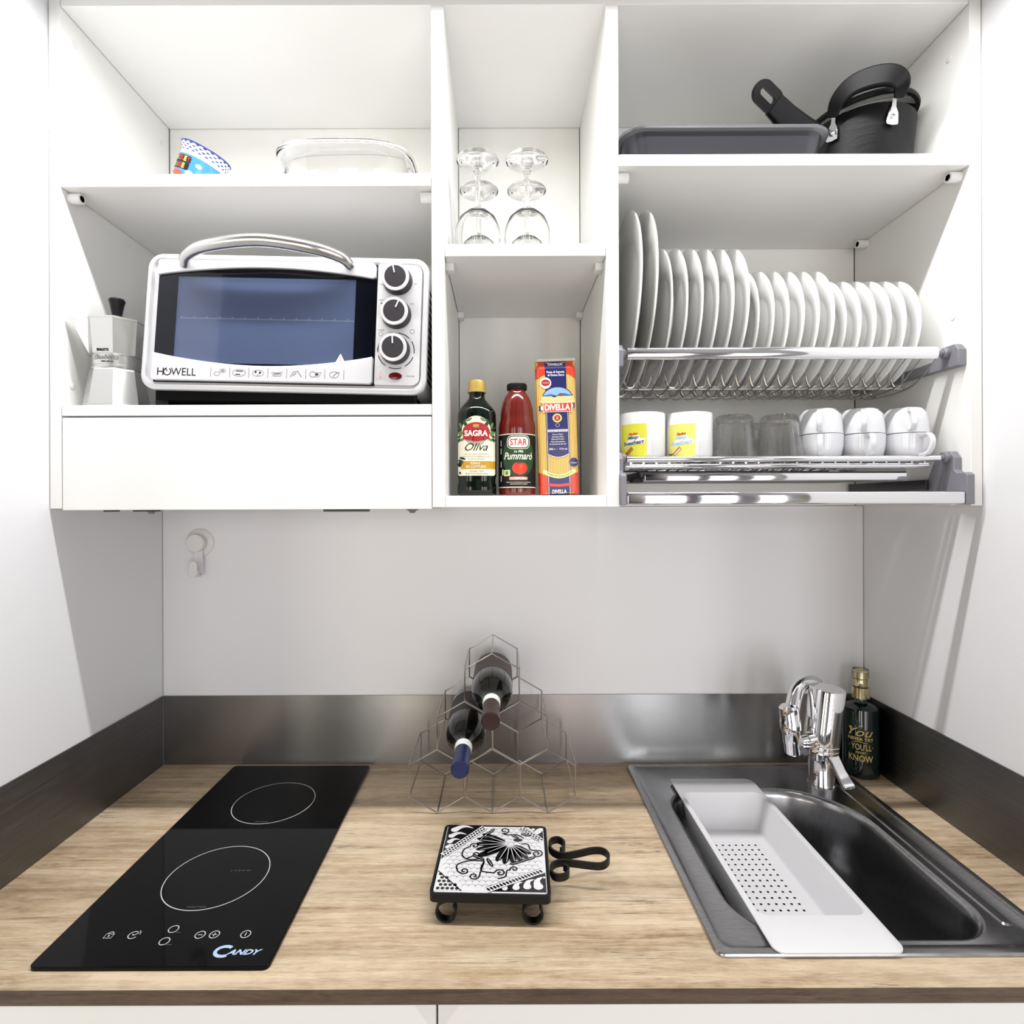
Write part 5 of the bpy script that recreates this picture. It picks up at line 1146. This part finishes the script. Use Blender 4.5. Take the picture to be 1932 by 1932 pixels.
# cups stacked rim to rim
def cup():
    t = thing('cup', 'x', 'cup')
    b = MB(); b.lathe([(0, 0), (0.0225, 0), (0.0255, 0.001), (0.0325, 0.010), (0.0350, 0.025), (0.0360, 0.0440), (0.0354, 0.0448), (0.0344, 0.0440), (0.0335, 0.025), (0.031, 0.012), (0.022, 0.004), (0, 0.004)], 52); b.build('body', M['cup'], t)
    b = MB(); b.strip([Vector((0, -0.0350, 0)) + p for p in smoothpath([(0, -0.000, 0.038), (0, -0.016, 0.0400), (0, -0.023, 0.028), (0, -0.016, 0.011), (0, 0.004, 0.006)], 6)], 0.0085, 0.0060, up=(1, 0, 0)); b.build('handle', M['cup'], t, bevel=0.002)
    return t
cp0 = cup(); first = True
for ci, (x, D, rl, ru) in enumerate(((0.5605, 0.990, -30, 150), (0.6335, 0.990, -16, 152), (0.7065, 0.985, 4, 158))):
    col_ = ('column nearest the tumblers', 'middle column', 'column nearest the side panel')[ci]
    for up in (0, 1):
        o = cp0 if first else copy_tree(cp0); first = False
        if up: o.location = (x - 0.001, d2y(D), TS + 0.0003 + 0.0450 * 2 + 0.0002); o.rotation_euler = (R(180), 0, R(ru))
        else: o.location = (x, d2y(D), TS + 0.0001); o.rotation_euler = (0, 0, R(rl))
        tag(o, ('white cup turned upside down, top of the ' if up else 'white cup standing upright, bottom of the ') + col_, 'cup', 'white cups stacked in the cup rack')

# ------------------------------------------------------------------ pans on the right upper shelf
PS = 2.0286
rp = thing('roasting_pan', 'wide dark grey rectangular roasting pan on the right upper shelf', 'roasting pan', (0.379, -0.176, PS + 0.0003))
def rr3(hx_, hy_, r, z): return lv(rrect(-hx_, hx_, -hy_, hy_, r, 9), z)
b = MB(); b.loft([rr3(0.150, 0.088, 0.028, 0.0), rr3(0.158, 0.095, 0.030, 0.004), rr3(0.169, 0.104, 0.036, 0.049), rr3(0.170, 0.105, 0.036, 0.0525), rr3(0.1785, 0.1115, 0.040, 0.0535), rr3(0.1800, 0.1130, 0.041, 0.0560), rr3(0.1785, 0.1115, 0.040, 0.0590),
                  rr3(0.170, 0.104, 0.036, 0.0595), rr3(0.166, 0.101, 0.034, 0.0560), rr3(0.155, 0.092, 0.030, 0.006), rr3(0.145, 0.085, 0.026, 0.003)])
for f in b.bm.faces: f.material_index = 1 if (f.calc_center_median().z > 0.0528) else 0
b.build('pan', [M['pan'], M['pan_rim']], rp, angle=45)

pt = thing('saucepan', 'black scratched saucepan with a long handle and a riveted helper handle', 'saucepan', (0.6700, d2y(1.055), PS + 0.0003))
b = MB(); b.lathe([(0, 0), (0.0760, 0), (0.0790, 0.003), (0.0895, 0.118), (0.0900, 0.1215), (0.0885, 0.1225), (0.0872, 0.118), (0.076, 0.006), (0, 0.004)], 64); b.build('pot', M['pot'], pt)
w_ = lambda X, D, Z: Vector((X - 0.6700, D - 1.055, Z - PS - 0.0003))
# helper handle facing the room, on two riveted brackets
hpth = smoothpath([w_(0.5860, 0.993, 2.143), w_(0.5840, 0.975, 2.158), w_(0.5960, 0.955, 2.1690), w_(0.6200, 0.940, 2.1720), w_(0.6460, 0.930, 2.1680), w_(0.6630, 0.930, 2.1560), w_(0.6700, 0.945, 2.1430)], 6)
b = MB(); n = len(hpth); b.strip(hpth, 0.013, [0.012 + 0.020 * math.sin(math.pi * i / (n - 1)) ** 0.7 for i in range(n)], up=(-0.5, -0.85, -0.1)); b.build('helper_handle', M['black'], pt, bevel=0.003)
for (x, y, z, rz, az) in ((0.5935, 1.0050, 2.1290, 4, -58), (0.6710, 0.9630, 2.1290, 6, -2)):
    T = Matrix.Translation(w_(x, y, z)) @ Matrix.Rotation(R(az), 4, 'Z') @ Matrix.Rotation(R(6), 4, 'Y') @ Matrix.Rotation(R(90), 4, 'X')
    b = MB(); b.prism([(-0.009, -0.020), (-0.0100, -0.017), (-0.0085, 0.000), (-0.004, 0.010), (-0.0035, 0.024), (0.0035, 0.024), (0.004, 0.010), (0.0085, 0.000), (0.0100, -0.017), (0.009, -0.020), (0, -0.0215)], 0, 0.0022, T=T)
    bk = b.build('bracket', M['chrome'], pt, bevel=0.0005)
    b = MB(); b.lathe([(0.0048, 0), (0.0046, 0.0012), (0.0030, 0.0024), (0, 0.0028)], 20, c=(0, 0, 0)); b.xform(T @ Matrix.Translation((0, -0.008, 0.0020))); b.build('rivet', M['satin'], bk)
# long handle pointing left and up, with a hanging slot
A0, A1 = w_(0.5980, 1.030, 2.108), w_(0.4400, 0.975, 2.1930)
d_ = (A1 - A0); L_ = d_.length; ex = d_.normalized(); nrm_ = Vector((-0.3, -1, -0.38)).normalized(); nrm_ = (nrm_ - ex * nrm_.dot(ex)).normalized(); ey = nrm_.cross(ex)
if ey.z < 0: ey = -ey
def hb(s_, w, t_): c = A0 + ex * (s_ * L_) + ey * (0.010 * math.sin(s_ * math.pi * 0.9) * 0.6); return c, w, t_
def hsec(s_, w, t_):
    c = A0 + ex * (s_ * L_) - ey * (0.007 * math.sin(s_ * math.pi)); r_ = min(t_ / 2, w / 2) * 0.75; return [c + ey * u + nrm_ * v for u, v in rrect(-w / 2, w / 2, -t_ / 2, t_ / 2, r_, 4)]
b = MB(); b.loft([hsec(0, 0.050, 0.020), hsec(0.15, 0.050, 0.020), hsec(0.35, 0.046, 0.018), hsec(0.55, 0.040, 0.017), hsec(0.72, 0.036, 0.015)])
b.build('long_handle', M['black'], pt)
b = MB()                                               # slotted end: an outline ring, open in the middle
ring_o = rrect(-0.0, 0.058, -0.0180, 0.0180, 0.0176, 8); ring_i = rrect(0.0140, 0.0470, -0.0058, 0.0058, 0.0055, 8)
base_ = A0 + ex * (0.66 * L_) - ey * (0.0040); ex2 = (ex - ey * (-0.02)).normalized()
def rp_(pts, t_): return [base_ + ex2 * u + ey * v + nrm_ * t_ for u, v in pts]
b.loft([rp_(ring_i, 0.0062), rp_(ring_o, 0.0050), rp_([(u * 1.0 + (0.0285 - u) * -0.03, v * 1.05) for u, v in ring_o], 0.0), rp_(ring_o, -0.0050), rp_(ring_i, -0.0062), rp_(ring_i, 0.0062)], 0, False, False)
bmesh.ops.remove_doubles(b.bm, verts=b.bm.verts, dist=1e-6)
b.build('handle_end', M['black'], pt)
ld = thing('pot_lid', 'black rimmed glass lid resting tilted on the saucepan', 'pot lid', (0.6680, d2y(1.052), PS + 0.1380), (R(0), R(-5), 0))
b = MB(); b.lathe([(0.0870, -0.003), (0.0935, -0.004), (0.0950, 0.0), (0.0935, 0.0045), (0.0870, 0.004), (0.0870, -0.003)], 72); b.build('rim', M['black'], ld)
b = MB(); b.lathe([(0.0868, 0.000), (0.070, 0.009), (0.040, 0.016), (0, 0.019), (0, 0.0165), (0.040, 0.0135), (0.070, 0.0065), (0.0868, -0.002)], 60); b.build('dome', M['glass'], ld)
b = MB(); b.lathe([(0, 0.0192), (0.010, 0.0192), (0.008, 0.026), (0.017, 0.034), (0.017, 0.039), (0.012, 0.042), (0, 0.043)], 30); b.build('lid_knob', M['black'], ld)
